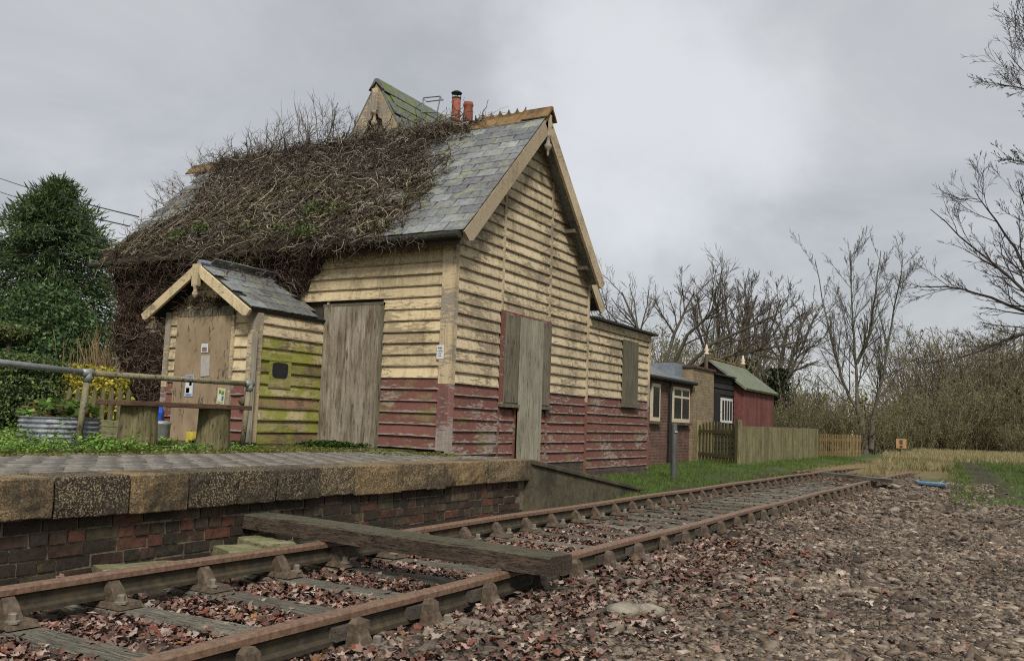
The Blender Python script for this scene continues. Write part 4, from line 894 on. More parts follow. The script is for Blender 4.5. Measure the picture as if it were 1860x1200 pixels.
# gate, close boarded fence, picket fence, post
g = empty('garden_gate', (-7.0, 23, .09), 'weathered picket gate hung between posts before the brick wall end', 'gate')
A, B = np.array([-7.62, 23.6]), np.array([-6.16, 22.22]); L_ = np.linalg.norm(B-A); dr = (B-A)/L_
def gpt(t, z): p = A+dr*t; return (p[0], p[1], z)
for k in range(11):
    t = .14+k*(L_-.28)/10; zt = 1.12+.10*math.sin(math.pi*k/10); MB().bar(gpt(t, .13), gpt(t, zt), .022, .085, (dr[0], dr[1], 0)).put('picket', M['picket'], g)
for z in (.35, .95): MB().bar(gpt(.05, z), gpt(L_-.05, z), .035, .09).put('rail', M['picket'], g)
for t in (0, L_+.06): MB().bar(gpt(t, .0), gpt(t, 1.28 if t else 1.24), .13, .13, (dr[0], dr[1], 0)).put('gate_post', M['fence'], g)
f = empty('board_fence', (-6.05, 27, .09), 'close boarded olive grey timber fence beside the grass verge', 'fence')
n_ = 80
for k in range(n_):
    y0 = 22.2+k*(31.7-22.2)/n_; h = 1.12+.05*k/n_+random.uniform(-.008, .008); x0 = -6.05+.012*(k % 2)
    MB().box((x0, y0, .06), (x0+.016, y0+.113, h)).put('board', M['fence'], f)
for z in (.3, .95): MB().box((-6.12, 22.2, z-.04), (-6.055, 31.7, z+.04)).put('rail', M['fence'], f)
pk = empty('picket_fence', (-5.8, 35, .09), 'short warm brown picket fence at the far end of the boarded fence', 'fence')
for k in range(26):
    y0 = 31.9+k*.265; x0 = -6.05+.015*k; MB().box((x0, y0, .06), (x0+.022, y0+.085, 1.0+random.uniform(-.02, .02))).put('picket', M['picket_warm'], pk)
for z in (.35, .8): MB().bar((-6.08, 31.9, z), (-5.69, 38.8, z), .04, .09).put('rail', M['picket_warm'], pk)
sp = empty('iron_post', (-5.58, 15.9, .09), 'dark grey iron post standing on the grass by the lean-to', 'post')
MB().lathe((-5.58, 15.9, .05), [(.065, 0), (.06, .05), (.055, .5), (.054, 1.02), (.045, 1.04)], 12).put('shaft', m_flat('iron_post', (.09, .09, .085), .6, .3), sp, True); MB().box((-5.545, 15.83, .93), (-5.52, 15.9, .95)).put('tag_plate', M['white'], sp)
# warning plate and overhead wires
pS = at_z(1637, 818, .2)*0+at_y(1637, 805, 37); sg = empty('warning_sign', (pS[0], 37, .1), 'small orange sign with black mark before the far thicket', 'sign')
sc_ = .18
MB().box((pS[0]-sc_, 37, pS[2]-sc_), (pS[0]+sc_, 37.03, pS[2]+sc_)).put('plate', M['orange'], sg)
MB().box((pS[0]-.05, 36.98, pS[2]-.02), (pS[0]+.05, 36.995, pS[2]+.13)).put('mark', M['ink'], sg); MB().box((pS[0]-.05, 36.98, pS[2]-.14), (pS[0]+.05, 36.995, pS[2]-.08)).put('mark', M['ink'], sg)
MB().tube([(pS[0], 37.06, .0), (pS[0], 37.06, pS[2])], .04, 8).put('post', M['fence'], sg)
for (p0, p1, lb) in (((-60, 300), (252, 394), 'topmost of three overhead wires running to the house roof'), ((-60, 325), (236, 411), 'middle overhead wire running to the house roof'), ((-60, 372), (200, 437), 'lowest overhead wire running to the house eaves')):
    a, e = at_y(*p0, 21.), at_x(*p1, -13.62); pts = [a+(e-a)*t-np.array([0, 0, .12*4*t*(1-t)]) for t in np.linspace(-.3, 1, 14)]
    o = MB().tube(pts, .012, 5).put('overhead_wire', M['black']); tag(o, lb, 'wire', 'overhead wires')

# ================================================================== ON THE TRACK AND PLATFORM
def timber(name, p, q, w, h, mat, label, cat='timber'):
    """weathered baulk from p to q (bottom centre line)"""
    p, q = Vector(p), Vector(q); t = (q-p).normalized(); sd_ = t.cross(Vector((0, 0, 1))).normalized(); up = sd_.cross(t); n = 12; mb = MB(); c = min(w, h)*.12
    for k in range(n):
        o = p+(q-p)*(k/(n-1)); j = lambda: random.uniform(-.005, .005)
        for a, b_ in ((-w/2, 0), (w/2, 0), (w/2, h-c), (w/2-c, h), (-w/2+c, h), (-w/2, h-c)): mb.v.append(tuple(o+sd_*(a+j())+up*(b_+(0 if b_ == 0 else j()))))
    for k in range(n-1):
        for s in range(6): mb.f.append((k*6+s, k*6+(s+1) % 6, (k+1)*6+(s+1) % 6, (k+1)*6+s))
    mb.f += [tuple(range(6))[::-1], tuple(range((n-1)*6, n*6))]
    o = mb.put(name, mat); tag(o, label, cat); return o
timber('timber_baulk', (-4.90, 4.86, .170), (-2.25, 4.57, .166), .23, .105, M['beam'], 'heavy dark timber baulk laid across both rails near the platform')
b2a, b2b = at_z(1500, 862, .17), at_z(1648, 883, .12)
timber('timber_plank', (b2a[0], b2a[1], .168), (-1.95, 17.6, .166), .22, .06, M['sleeper'], 'grey plank laid across the rails at the far end of the track', 'plank')
timber('timber_block', (-4.80, 4.72, .0), (-4.35, 4.60, .0), .2, .13, M['greenwood'], 'short green mossy timber block under the end of the baulk', 'block')
timber('loose_plank', (-4.72, 3.45, .015), (-4.42, 4.3, .012), .2, .05, M['greenwood'], 'green weathered plank lying between rail and platform wall', 'plank')
timber('flat_slab', (-4.66, 4.32, .005), (-4.35, 5.05, .005), .30, .09, M['greenwood'], 'thick mossy slab lying beside the timber block under the baulk', 'slab')
bs_ = empty('blue_sheet', (-1.55, 19.6, .05), 'pale blue plastic trough lying on the gravel past the track end', 'trough')
pc, pd = at_z(1665, 876, .1), at_z(1720, 881, .1)
MB().prism([(pc[0], pc[1], .06), (pd[0], pd[1], .06), (pd[0]-.1, pd[1]+.55, .06), (pc[0]-.1, pc[1]+.55, .06)], (0, 0, .07)).put('body', M['bluewrap'], bs_, bev=.02)
MB().box((pc[0]+.05, pc[1]+.15, .132), (pc[0]+.38, pc[1]+.45, .19)).put('lid', M['greenwood'], bs_)
for (px_, py_), sc3, lb in (((1130, 1112), (.10, .07, .05), 'pale broken stone lying in leaves right of the track'), ((1178, 1108), (.12, .06, .045), 'grey angular stone beside the pale broken stone'), ((1115, 1140), (.055, .05, .04), 'small buff cobble in front of the pale stone')):
    p = at_z(px_, py_, .03); v = ICO_V*np.array(sc3)*(1+RNG.normal(0, .12, (12, 1))); o = place('broken_stone', mesh_np('broken_stone', v+p, ICO_F), m_stone('pale_stone', [(0, (.19, .165, .12)), (1, (.25, .22, .165))], 20)); tag(o, lb, 'stone', 'loose stones')
# hand rail
rl = empty('hand_rail', (-8.1, 6.2, .59), 'grey tubular hand rail running along the back of the platform', 'railing')
hx, hz = -8.12, 1.36
hp = [at_x(0, 658, hx), at_x(160, 677, hx), at_x(453, 697, hx)]; h0 = hp[0]+(hp[0]-hp[1])*1.2
MB().tube([h0, hp[1]], .032, 10).put('rail', M['galv'], rl, True); MB().tube([hp[1], hp[2]], .031, 10).put('rail', M['galv_old'], rl, True)
for q_, mm in ((hp[1], 'galv_old'), (hp[2], 'galv_old')):
    MB().tube([q_, (q_[0]-.0, q_[1]-.05, .58)], .031, 10).put('post', M[mm], rl, True)
    MB().tube([q_-np.array([0, .07, 0]), q_+np.array([0, .05, 0])], .043, 10).tube([q_, q_-np.array([0, 0, .09])], .043, 10).put('tee_fitting', M['galv'], rl, True)
# bench on two stumps
bn = empty('bench', (-7.8, 6.6, .59), 'rough plank bench on two thick wooden stumps on the platform', 'bench')
sa, sb = at_x(192, 729, -7.85), at_x(432, 742, -7.85)
sz = 1.03
MB().hexa([(-8.0, sa[1], sz), (-7.62, sa[1]+.12, sz), (-7.62, sb[1], sz), (-8.0, sb[1], sz), (-8.0, sa[1], sz+.05), (-7.62, sa[1]+.12, sz+.05), (-7.62, sb[1], sz+.05), (-8.0, sb[1], sz+.05)]).put('seat', M['seat'], bn, bev=.006)
for yc, dy in ((sa[1]+.36, .22), (sb[1]-.38, .21)):
    pr = [(dy*1.02, 0), (dy*.97, .12), (dy*.93, .3), (dy*.92, .439)]; mb = MB().lathe((0, 0, 0), pr, 14); mb.v = [(a*.72-7.80, b_+yc, c_+.59) for a, b_, c_ in mb.v]
    mb.put('stump', M['stump'], bn)
pl = MB().box((-8.62, PY-.12, .59), (-8.55, PY-.09, 2.05), .006).put('grey_plank', M['plygrey']); tag(pl, 'narrow grey plank leaning upright against the porch corner', 'plank')
# notices
def notice(name, c, w, h, plane, mat, label, lines, ink, rot=0., pic=None):
    e = empty(name, c, label, 'notice'); 
    def pt(u, v, d): 
        u, v = u*math.cos(rot)-v*math.sin(rot), u*math.sin(rot)+v*math.cos(rot); return (c[0]+u, c[1]-d, c[2]+v)
    def rect(u0, u1, v0, v1, d0, d1): return MB().hexa([pt(u0, v0, d0), pt(u1, v0, d0), pt(u1, v0, d0-.001), pt(u0, v0, d0-.001), pt(u0, v1, d1), pt(u1, v1, d1), pt(u1, v1, d1-.001), pt(u0, v1, d1-.001)])
    rect(-w/2, w/2, -h/2, h/2, .004, .004).put('sheet', mat, e)
    pr = MB()
    for (v, ww, th_, words) in lines:
        x_ = -ww/2
        while x_ < ww/2-.006:
            l = random.uniform(.010, .03) if words else ww; l = min(l, ww/2-x_); r_ = rect(x_*1., x_+l, v-th_/2, v+th_/2, .006, .006); pr.add(r_.v, r_.f); x_ += l+.006
    if pr.v: pr.put('print', ink, e)
    if pic:
        for (u0, u1, v0, v1, mm) in pic: rect(u0, u1, v0, v1, .0055, .0055).put('picture', mm, e)
    return e
pc1 = m_flat('poster_blue', (.36, .42, .56), .7, var=.1); pgrey = m_flat('photo_print', (.20, .13, .11), .5, var=.6, scale=25); psky = m_flat('photo_sky', (.55, .54, .54), .5)
pyel = m_flat('poster_yellow', (.52, .52, .30), .7, var=.1); pgreen = m_flat('poster_green', (.14, .20, .06), .7, var=.5, scale=30); pnavy = m_flat('poster_navy', (.10, .13, .26), .7, var=.5, scale=30)
YN = PY-.06
p = at_y(372, 632, YN); notice('notice', p, .13, .12, 0, M['paper'], 'small photograph in a clear sleeve pinned on the porch door', [], M['ink'], 0, [(-.045, .045, -.05, .01, pgrey), (-.045, .045, .011, .045, psky)])
p = at_y(373, 664, YN); notice('plastic_sleeve', p, .17, .28, 0, m_flat('clear_sleeve', (.40, .36, .32), .25, var=.15), 'empty clear plastic sleeve under the photograph on the porch door', [], M['ink'], .06)
p = at_y(344, 700, YN); notice('poster', p, .165, .29, 0, pc1, 'blue printed poster low on the left of the porch door', [(.125, .13, .02, True)], M['ink_blue'], 0, [(-.065, .065, -.11, .085, M['paper']), (-.055, .01, -.10, -.03, pnavy), (.0, .05, .0, .07, pnavy), (-.05, .05, -.135, -.115, M['ink_blue'])])
p = at_y(402, 719, YN); notice('poster', p, .14, .21, 0, pyel, 'yellow and green printed poster low on the right of the porch door', [(-.085, .1, .01, True)], M['ink'], -.08, [(-.05, -.01, .03, .08, pgreen), (.0, .05, .02, .07, pgreen), (.015, .05, -.06, .0, pnavy), (-.055, .0, -.05, .01, M['paper'])])
p = at_y(800, 639, FY-.05); notice('notice', p, .115, .185, 0, M['paper'], 'white printed notice fixed to the corner board of the station house', [(.055, .075, .018, True), (.032, .03, .007, False), (.012, .09, .007, True), (-.008, .05, .007, True), (-.03, .055, .008, True), (-.052, .05, .008, True)], M['ink'])
# small things by the porch
p = at_y(291, 797, 7.7); o = MB().lathe((p[0], 7.7, .592), [(.10, 0), (.11, .02), (.115, .22), (.12, .225), (.12, .25), (.07, .27)], 16).put('metal_bin', M['galv'], None, True); tag(o, 'small grey lidded metal bin beside the bench stump', 'bin')
p = at_y(292, 752, 8.30); mb = MB()
for k in range(5): mb.tube([(p[0]+random.uniform(-.02, .02), 8.30, p[2]+.14), (p[0]+random.uniform(-.06, .06), 8.28, p[2]+.02), (p[0]+random.uniform(-.07, .07), 8.30, p[2]-.10-random.uniform(0, .08))], [.012, .02, .012], 6)
tag(mb.put('blue_rag', M['blue']), 'bright blue rag hanging on the porch wall above the bin', 'rag')
p = at_y(351, 806, 8.2); tag(MB().box((p[0]-.06, 8.12, .593), (p[0]+.06, 8.24, .73), .006).put('yellow_tub', M['yellow']), 'small yellow plastic tub at the foot of the porch door', 'tub')
p = at_y(440, 728, 8.30); o = MB().lathe((0, 0, 0), [(.02, -.03), (.055, -.02), (.06, 0), (.05, .03), (.02, .045)], 14); o.v = [(a+p[0], 8.31-c_, b_+p[2]) for a, b_, c_ in o.v]; tag(o.put('round_knob', M['chair'], None, True), 'rusty round valve knob on the porch wall right of the door', 'knob')
# corrugated planter and its plant, timber trough, garden picket fence
pa, pb = at_z(68, 770, 1.0), None
tcn = at_y(108, 785, 5.7); mb = MB(); prof = []
for k in range(25): prof.append((.36+.012*math.cos(k*math.pi), .02+k*.29/24))
prof = [(.38+.014*math.cos(k/24*2*math.pi*6), k*.012) for k in range(25)]
mb.lathe((tcn[0], tcn[1], .60), prof, 28); tpl = empty('tin_planter', (tcn[0], tcn[1], .6), 'round corrugated tin planter with peeling black and white paint', 'planter')
mb.put('tub', m_flat('tin_paint', (.34, .35, .38), .5, .2, .4, .25, 8, dirt=(.025, .025, .025)), tpl, True)
MB().lathe((tcn[0], tcn[1], .84), [(.36, 0), (.36, .03)], 20).put('soil', mgar, tpl)
tr = at_y(190, 788, 7.2); trg = empty('timber_trough', (tr[0], 7.2, .6), 'low trough of dark mossy planks behind the bench', 'trough')
for k in range(3): MB().box((tr[0]-.55, 7.2, .60+k*.085), (tr[0]+.5, 7.24, .675+k*.085), .006).put('plank', M['greenwood'], trg)
gf = empty('garden_picket_fence', (-12.5, 8.6, .6), 'low mossy green picket fence in the garden left of the house', 'fence')
for k in range(8):
    q_ = at_y(120+k*15.5, 770, 8.6); mb = MB(); x_ = q_[0]; mb.prism([(x_-.045, 8.6, .58), (x_+.045, 8.6, .58), (x_+.045, 8.6, 1.22), (x_, 8.6, 1.30), (x_-.045, 8.6, 1.22)], (0, .022, 0)).put('picket', M['picket'], gf)
q0, q1 = at_y(112, 770, 8.63), at_y(240, 770, 8.63)
for z in (.75, 1.1): MB().box((q0[0], 8.625, z-.03), (q1[0], 8.66, z+.03)).put('rail', M['picket'], gf)
# ================================================================== VEGETATION
def grow(P, Rd, n, tr, lf, ang, jit, up, K, rf, shape=.5):
    """one level of branches on parent paths P (N,K0,3)"""
    N, K0, _ = P.shape; pi_ = np.repeat(np.arange(N), n); M_ = len(pi_); t = RNG.uniform(tr[0], tr[1], M_); tk = t*(K0-1); i0 = np.minimum(tk.astype(int), K0-2); f = (tk-i0)[:, None]
    b = P[pi_, i0]*(1-f)+P[pi_, i0+1]*f; d = P[pi_, i0+1]-P[pi_, i0]; d /= np.linalg.norm(d, axis=1)[:, None]
    Lp = np.linalg.norm(np.diff(P, axis=1), axis=2).sum(1)[pi_]; L = Lp*lf*(1-shape*t)*RNG.uniform(.65, 1.2, M_)
    pr = RNG.normal(size=(M_, 3)); pr -= (pr*d).sum(1)[:, None]*d; pr /= np.linalg.norm(pr, axis=1)[:, None]
    a = ang*RNG.uniform(.6, 1.3, M_); d = d*np.cos(a)[:, None]+pr*np.sin(a)[:, None]
    Q = np.zeros((M_, K, 3)); Q[:, 0] = b
    for k in range(1, K):
        d = d+RNG.normal(0, jit, (M_, 3))+np.array([0, 0, up]); d /= np.linalg.norm(d, axis=1)[:, None]; Q[:, k] = Q[:, k-1]+d*(L/(K-1))[:, None]
    r0 = np.minimum(Rd[pi_, i0]*rf, L*.03+.004); return Q, r0[:, None]*np.linspace(1, .4, K)[None]
def path(pts, K, r0, r1):
    pts = np.array(pts, float); t = np.linspace(0, len(pts)-1, K); i = np.minimum(t.astype(int), len(pts)-2); f = (t-i)[:, None]; P = pts[i]*(1-f)+pts[i+1]*f
    P[1:-1] += RNG.normal(0, .006*np.linalg.norm(pts[-1]-pts[0]), (K-2, 3))*.5; return P[None], np.linspace(r0, r1, K)[None]
BK = [(.085, .075, .058), (.11, .095, .07)]; TW = [(.10, .08, .06), (.13, .105, .08)]
def tree(name, loc, label, mains, levels, rmin=.004, bark=BK, twig=TW, leaves=None, grp=None, cat='tree', trunk_sides=8):
    """mains: list of (P, R); levels: list of grow args"""
    e = empty(name, loc, label, cat, grp); tr = []
    for P, R in mains: tr.append(tubes(P, R, palette(len(P), bark, .1), trunk_sides))
    V, F, C = merge(tr); place('trunk', mesh_np('trunk', V, F, C, True), M['bark'], e)
    def rs(a, K=12):      # resample a path to K points
        t = np.linspace(0, a.shape[1]-1, K); i = np.minimum(t.astype(int), a.shape[1]-2); f = t-i; f = f[:, None] if a.ndim == 3 else f; return a[:, i]*(1-f)+a[:, i+1]*f
    P = np.concatenate([rs(p) for p, _ in mains]); R = np.concatenate([rs(r) for _, r in mains]); parts = []
    for li, lv in enumerate(levels):
        P, R = grow(P, R, *lv); R = np.maximum(R, rmin); parts.append(tubes(P, R, palette(len(P), bark if li == 0 else twig, .12), 4 if li == 0 else 3))
    V, F, C = merge(parts); place('crown', mesh_np('crown', V, F, C), M['bark'], e)
    if leaves:
        n, sz, cols, sp = leaves; ii = RNG.integers(0, len(P), n); kk = RNG.integers(0, P.shape[1], n); q = P[ii, kk]+RNG.normal(0, sp, (n, 3))
        V, F, C = scatter(CARD_V, CARD_F, q, rotm(n), RNG.uniform(.6, 1.3, n)*sz, palette(n, cols, .2)); place('leaves', mesh_np('leaves', V, F, C), M['foliage'], e)
    return e
def foliage_obj(name, parent, P, sz, cols, tilt=None, jit=.25):
    N = len(P); V, F, C = scatter(LEAF_V, LEAF_F, P, rotm(N) if tilt is None else rotm(N, False, tilt), sz*RNG.uniform(.6, 1.4, N), palette(N, cols, jit)); return place(name, mesh_np(name, V, F, C), M['foliage'], parent)
# --- left garden: tall conifer, holly, clipped topiary, canes, yellow shrub
cb = at_y(75, 700, 13.5); ct = at_y(85, 332, 13.5); H = ct[2]-.6
e = empty('conifer_tree', (cb[0], 13.5, .6), 'tall dark green conifer at the left edge of the garden', 'tree')
P, R = path([(cb[0], 13.5, .5), (cb[0]+.1, 13.5, .6+H*.97)], 8, .16, .02); V, F, C = tubes(P, R, palette(1, BK), 8); place('trunk', mesh_np('trunk', V, F, C), M['bark'], e)
t = RNG.uniform(.04, .99, 620)**.9; rad = 2.05*np.interp(t, [0, .25, .55, .8, .93, 1], [1., 1.05, .95, .62, .28, .04])*RNG.uniform(.55, 1.3, 620); a = RNG.uniform(0, 2*np.pi, 620)
K = 6; P = np.zeros((620, K, 3)); 
for k in range(K):
    u = k/(K-1); P[:, k] = np.c_[cb[0]+rad*u*np.cos(a), 13.5+rad*u*np.sin(a), .6+H*t+.25*rad*u-.45*rad*u*u]
V, F, C = tubes(P, np.linspace(.02, .005, K)[None]*np.ones((620, 1)), palette(620, BK)); place('branches', mesh_np('branches', V, F, C), M['bark'], e)
n = 42000; ii = RNG.integers(0, 620, n); u = RNG.uniform(.05, 1.0, n)**.6*(K-1); i0 = np.minimum(u.astype(int), K-2); f = (u-i0)[:, None]; q = P[ii, i0]*(1-f)+P[ii, i0+1]*f+RNG.normal(0, .09, (n, 3))-np.array([0, 0, .04])
dd = np.c_[np.cos(a[ii]), np.sin(a[ii]), RNG.normal(-.35, .4, n)]+RNG.normal(0, .45, (n, 3)); dd /= np.linalg.norm(dd, axis=1)[:, None]
s1 = np.cross(dd, RNG.normal(size=(n, 3))); s1 /= np.linalg.norm(s1, axis=1)[:, None]; Rm = np.stack([dd, s1, np.cross(dd, s1)], -1)
V, F, C = scatter(CARD_V*np.array([1, .55, 1]), CARD_F, q, Rm, RNG.uniform(.07, .17, n), palette(n, [(.055, .10, .032), (.085, .14, .042), (.035, .065, .024), (.12, .17, .055)], .2)); n = 5200; ii = RNG.integers(0, 620, n); q2 = P[ii, -1]+RNG.normal(0, .10, (n, 3)); d2 = np.c_[np.cos(a[ii])*1.0, np.sin(a[ii])*1.0, RNG.normal(-.1, .5, n)]+RNG.normal(0, .3, (n, 3))+np.array([0, 0, 1.1])*(t[ii] > .8)[:, None]; d2 /= np.linalg.norm(d2, axis=1)[:, None]
s1 = np.cross(d2, RNG.normal(size=(n, 3))); s1 /= np.linalg.norm(s1, axis=1)[:, None]
V2, F2, C2 = scatter(CARD_V*np.array([1, .28, 1]), CARD_F, q2+d2*.08, np.stack([d2, s1, np.cross(d2, s1)], -1), RNG.uniform(.16, .36, n), palette(n, [(.07, .115, .04), (.10, .15, .055), (.05, .08, .03)], .2)); V, F, C = merge([(V, F, C), (V2, F2, C2)])
place('crown', mesh_np('crown', V, F, C), M['foliage'], e)
def blob(c, r, n, fill=.35):
    v = RNG.normal(size=(n, 3)); v /= np.linalg.norm(v, axis=1)[:, None]; k = 1-fill*RNG.random(n)**2; lump = 1+.10*vnoise(v[:, 0]*3+c[0], v[:, 1]*3+v[:, 2]*2, 1., 77)
    return np.array(c)+v*np.array(r)*(k*lump)[:, None]
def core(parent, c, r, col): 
    v = ICO_V; o = place('dark_core', mesh_np('dark_core', v*np.array(r)+np.array(c), ICO_F, np.tile(col, (12, 1))), M['bark'], parent); return o  # added near-black filler that occludes; stands for the shaded inside of the bush
hc = at_y(95, 585, 12.3); e = empty('holly_tree', (hc[0], 12.3, .6), 'broad glossy dark green holly in front of the conifer', 'tree')
P, R = path([(hc[0], 12.3, .5), (hc[0], 12.3, 2.6)], 6, .1, .05); V, F, C = tubes(P, R, palette(1, BK), 7); place('trunk', mesh_np('trunk', V, F, C), M['bark'], e)
q = np.concatenate([blob((hc[0]+dx, 12.3+dy, z), (rx, 1.0, rz), 5200, .5) for dx, dy, z, rx, rz in ((-.5, 0, 2.9, 1.3, .9), (.35, .1, 2.3, 1.15, 1.0), (-.4, -.2, 1.6, 1.6, 1.0), (.85, 0, 1.65, .8, .9))])
foliage_obj('crown', e, q, .085, [(.045, .085, .028), (.07, .125, .036), (.11, .17, .06), (.03, .055, .02)])
e = empty('topiary_hedge', (at_y(30, 700, 8.6)[0], 8.6, .6), 'dark clipped topiary bush in stacked rounded tiers at the left edge', 'topiary')
DKG = [(.075, .11, .035), (.105, .15, .045), (.16, .20, .06), (.05, .07, .025)]
for nm, (cx_, cy_), rr_, ncol, nn in (('clipped_tier', (-10, 607), (.62, .55, .21), None, 5200), ('clipped_tier', (25, 668), (.95, .7, .24), None, 7500), ('clipped_dome', (40, 738), (1.0, .8, .62), None, 12000)):
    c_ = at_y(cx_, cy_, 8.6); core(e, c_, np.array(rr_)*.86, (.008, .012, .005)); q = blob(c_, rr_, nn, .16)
    foliage_obj(nm, e, q, .05, DKG+([(.17, .17, .05)] if nn == 5200 else []))
c_ = at_y(10, 700, 8.6); P, R = path([(c_[0], 8.6, .6), (c_[0], 8.6, 2.3)], 5, .06, .04); V, F, C = tubes(P, R, palette(1, BK), 7); place('trunk', mesh_np('trunk', V, F, C), M['bark'], e)
yc = at_y(168, 702, 9.2); e = empty('yellow_shrub', (yc[0], 9.2, .6), 'bright yellow leaved shrub behind the low garden picket fence', 'shrub')
foliage_obj('crown', e, np.concatenate([blob((yc[0]+dx, 9.2, yc[2]+dz), (.5, .35, .32), 1500, .6) for dx, dz in ((-.3, .05), (.25, 0), (-.1, -.25), (.35, -.25), (-.45, -.3))]), .07, [(.42, .34, .04), (.32, .29, .04), (.52, .42, .08), (.20, .21, .04)])
P, R = path([(yc[0], 9.2, .58), (yc[0], 9.2, 1.3)], 4, .03, .02); V, F, C = tubes(P, R, palette(1, BK), 6); place('trunk', mesh_np('trunk', V, F, C), M['bark'], e)
e = empty('cane_clump', (at_y(180, 700, 10.2)[0], 10.2, .6), 'clump of bare tan upright canes left of the house wall', 'shrub')
n = 150; b = np.c_[[at_y(x_, 700, 10.2)[0] for x_ in RNG.uniform(130, 214, n)], RNG.uniform(9.9, 10.6, n), np.full(n, .58)]
K = 5; L = RNG.uniform(.9, 1.75, n); P = np.zeros((n, K, 3)); P[:, 0] = b; d = np.c_[RNG.normal(0, .14, n), RNG.normal(0, .1, n), np.ones(n)]
for k in range(1, K): d = d+RNG.normal(0, .05, (n, 3)); P[:, k] = P[:, k-1]+d*(L/(K-1))[:, None]
pt = [tubes(P, np.linspace(.012, .005, K)[None]*np.ones((n, 1)), palette(n, [(.27, .19, .09), (.20, .14, .07), (.33, .25, .13)], .15))]; Q, R = grow(P, np.full((n, K), .01), 4, (.4, .95), .3, .4, .08, .1, 3, .6); pt.append(tubes(Q, R, palette(len(Q), [(.24, .17, .09)], .15)))
V, F, C = merge(pt); place('canes', mesh_np('canes', V, F, C), M['vine'], e)
tp_ = (tcn[0], tcn[1], .93); e = empty('strawberry_plant', (tcn[0], tcn[1], .86), 'leafy green plant with broad rounded leaves growing in the tin planter', 'plant')
q = blob(tp_, (.40, .36, .15), 420, .9); q[:, 2] = np.maximum(q[:, 2], .86); foliage_obj('leaves', e, q, .10, [(.13, .24, .04), (.18, .30, .06), (.09, .15, .04), (.22, .13, .06)], .6)
# --- weeds, moss and grass on the platform
def ground_patch(name, P, sz, cols, label, cat, mat='foliage', tilt=.6, tv=LEAF_V, tf=LEAF_F):
    N = len(P); V, F, C = scatter(tv, tf, P, rotm(N, False, tilt), sz*RNG.uniform(.6, 1.4, N), palette(N, cols, .22)); o = place(name, mesh_np(name, V, F, C), M[mat]); tag(o, label, cat, kind='stuff'); return o
def mound(n, x0, x1, y0, y1, h, seed, thr=-.2):
    X = RNG.uniform(x0, x1, n*3); Y = RNG.uniform(y0, y1, n*3); d = vnoise(X, Y, .6, seed)*.6+vnoise(X, Y, .25, seed+1)*.4; k = d > thr+RNG.random(n*3)*.3; X, Y, d = X[k][:n], Y[k][:n], d[k][:n]
    return np.c_[X, Y, .59+RNG.random(len(X))**.6*h*np.clip(.35+d, .15, 1.2)]
GRW = [(.15, .27, .04), (.20, .34, .06), (.11, .19, .035), (.25, .34, .08)]
q = np.concatenate([mound(11000, -9.3, -7.25, 3.2, 6.0, .30, 101, -.45), mound(4200, -9.0, -7.3, 5.6, 7.3, .13, 103, .0), mound(2200, -10.2, -8.4, 2.4, 5.2, .42, 105, -.3)])
ground_patch('weeds', q, .035, GRW, 'bright green low weeds spreading over the back of the platform', 'weeds')
q = np.concatenate([mound(5000, -7.45, -6.85, 2.5, 8.3, .03, 107, -.4), mound(3200, -8.3, -6.7, 7.0, 9.3, .025, 109, -.2), mound(1100, -6.5, -5.6, 8.1, 8.95, .03, 111, -.3)])
ground_patch('moss', q, .03, [(.15, .19, .025), (.20, .22, .035), (.11, .13, .025), (.14, .09, .04)], 'yellow green moss and grass along the back edge of the paving', 'moss', tilt=.35)
q = np.concatenate([mound(1700, -8.5, -7.6, 8.75, 9.55, .13, 113, -.4), mound(900, -9.4, -8.5, 8.0, 8.4, .10, 115, -.3)])
ground_patch('ivy_patch', q, .05, [(.05, .09, .02), (.08, .13, .03), (.03, .06, .015)], 'dark green ivy clump at the foot of the side doorway', 'ivy')
# --- grass verge, dead grass and far grass
BL_V = np.array([(-.022, 0, 0), (.022, 0, 0), (.0, .10, .55), (.02, .30, 1.0)]); TUFT_V, TUFT_F = [], []
for k in range(5):
    a = k*1.26+.3; ca, sa_ = math.cos(a), math.sin(a); s_ = .75+.12*k
    for v in BL_V: TUFT_V.append((ca*v[0]-sa_*v[1]*(.6+.2*k), sa_*v[0]+ca*v[1]*(.6+.2*k), v[2]*s_))
    TUFT_F += [(4*k, 4*k+1, 4*k+2), (4*k+1, 4*k+3, 4*k+2)]
TUFT_V, TUFT_F = np.array(TUFT_V), np.array(TUFT_F)
def grass(name, n, x0, x1, y0, y1, h, cols, label, mask=None, pw=1.):
    X = RNG.uniform(x0, x1, n); Y = y0+(y1-y0)*RNG.random(n)**pw; k = (mask(X, Y) > RNG.random(n)) if mask else np.ones(n, bool); X, Y = X[k], Y[k]; N = len(X); hs = h*RNG.uniform(.5, 1.3, N)
    V, F, C = scatter(TUFT_V, TUFT_F, np.c_[X, Y, gz(X, Y)-.01], rotm(N, False, .12), np.c_[hs*.8, hs*.8, hs], palette(N, cols, .2)); o = place(name, mesh_np(name, V, F, C), M['grass']); tag(o, label, 'grass', kind='stuff')
GG = [(.10, .175, .03), (.14, .22, .045), (.075, .12, .028), (.18, .22, .06)]; TAN = [(.44, .34, .185), (.35, .27, .14), (.52, .42, .25), (.28, .24, .11)]
grass('verge_grass', 15000, -7.3, -4.45, 11.2, 34, .075, GG, 'short green grass verge between the track and the fences', lambda X, Y: sst(vnoise(X, Y, .9, 121)+.75, .2, .7)*sst(-X, 4.4, 4.9), 1.3)
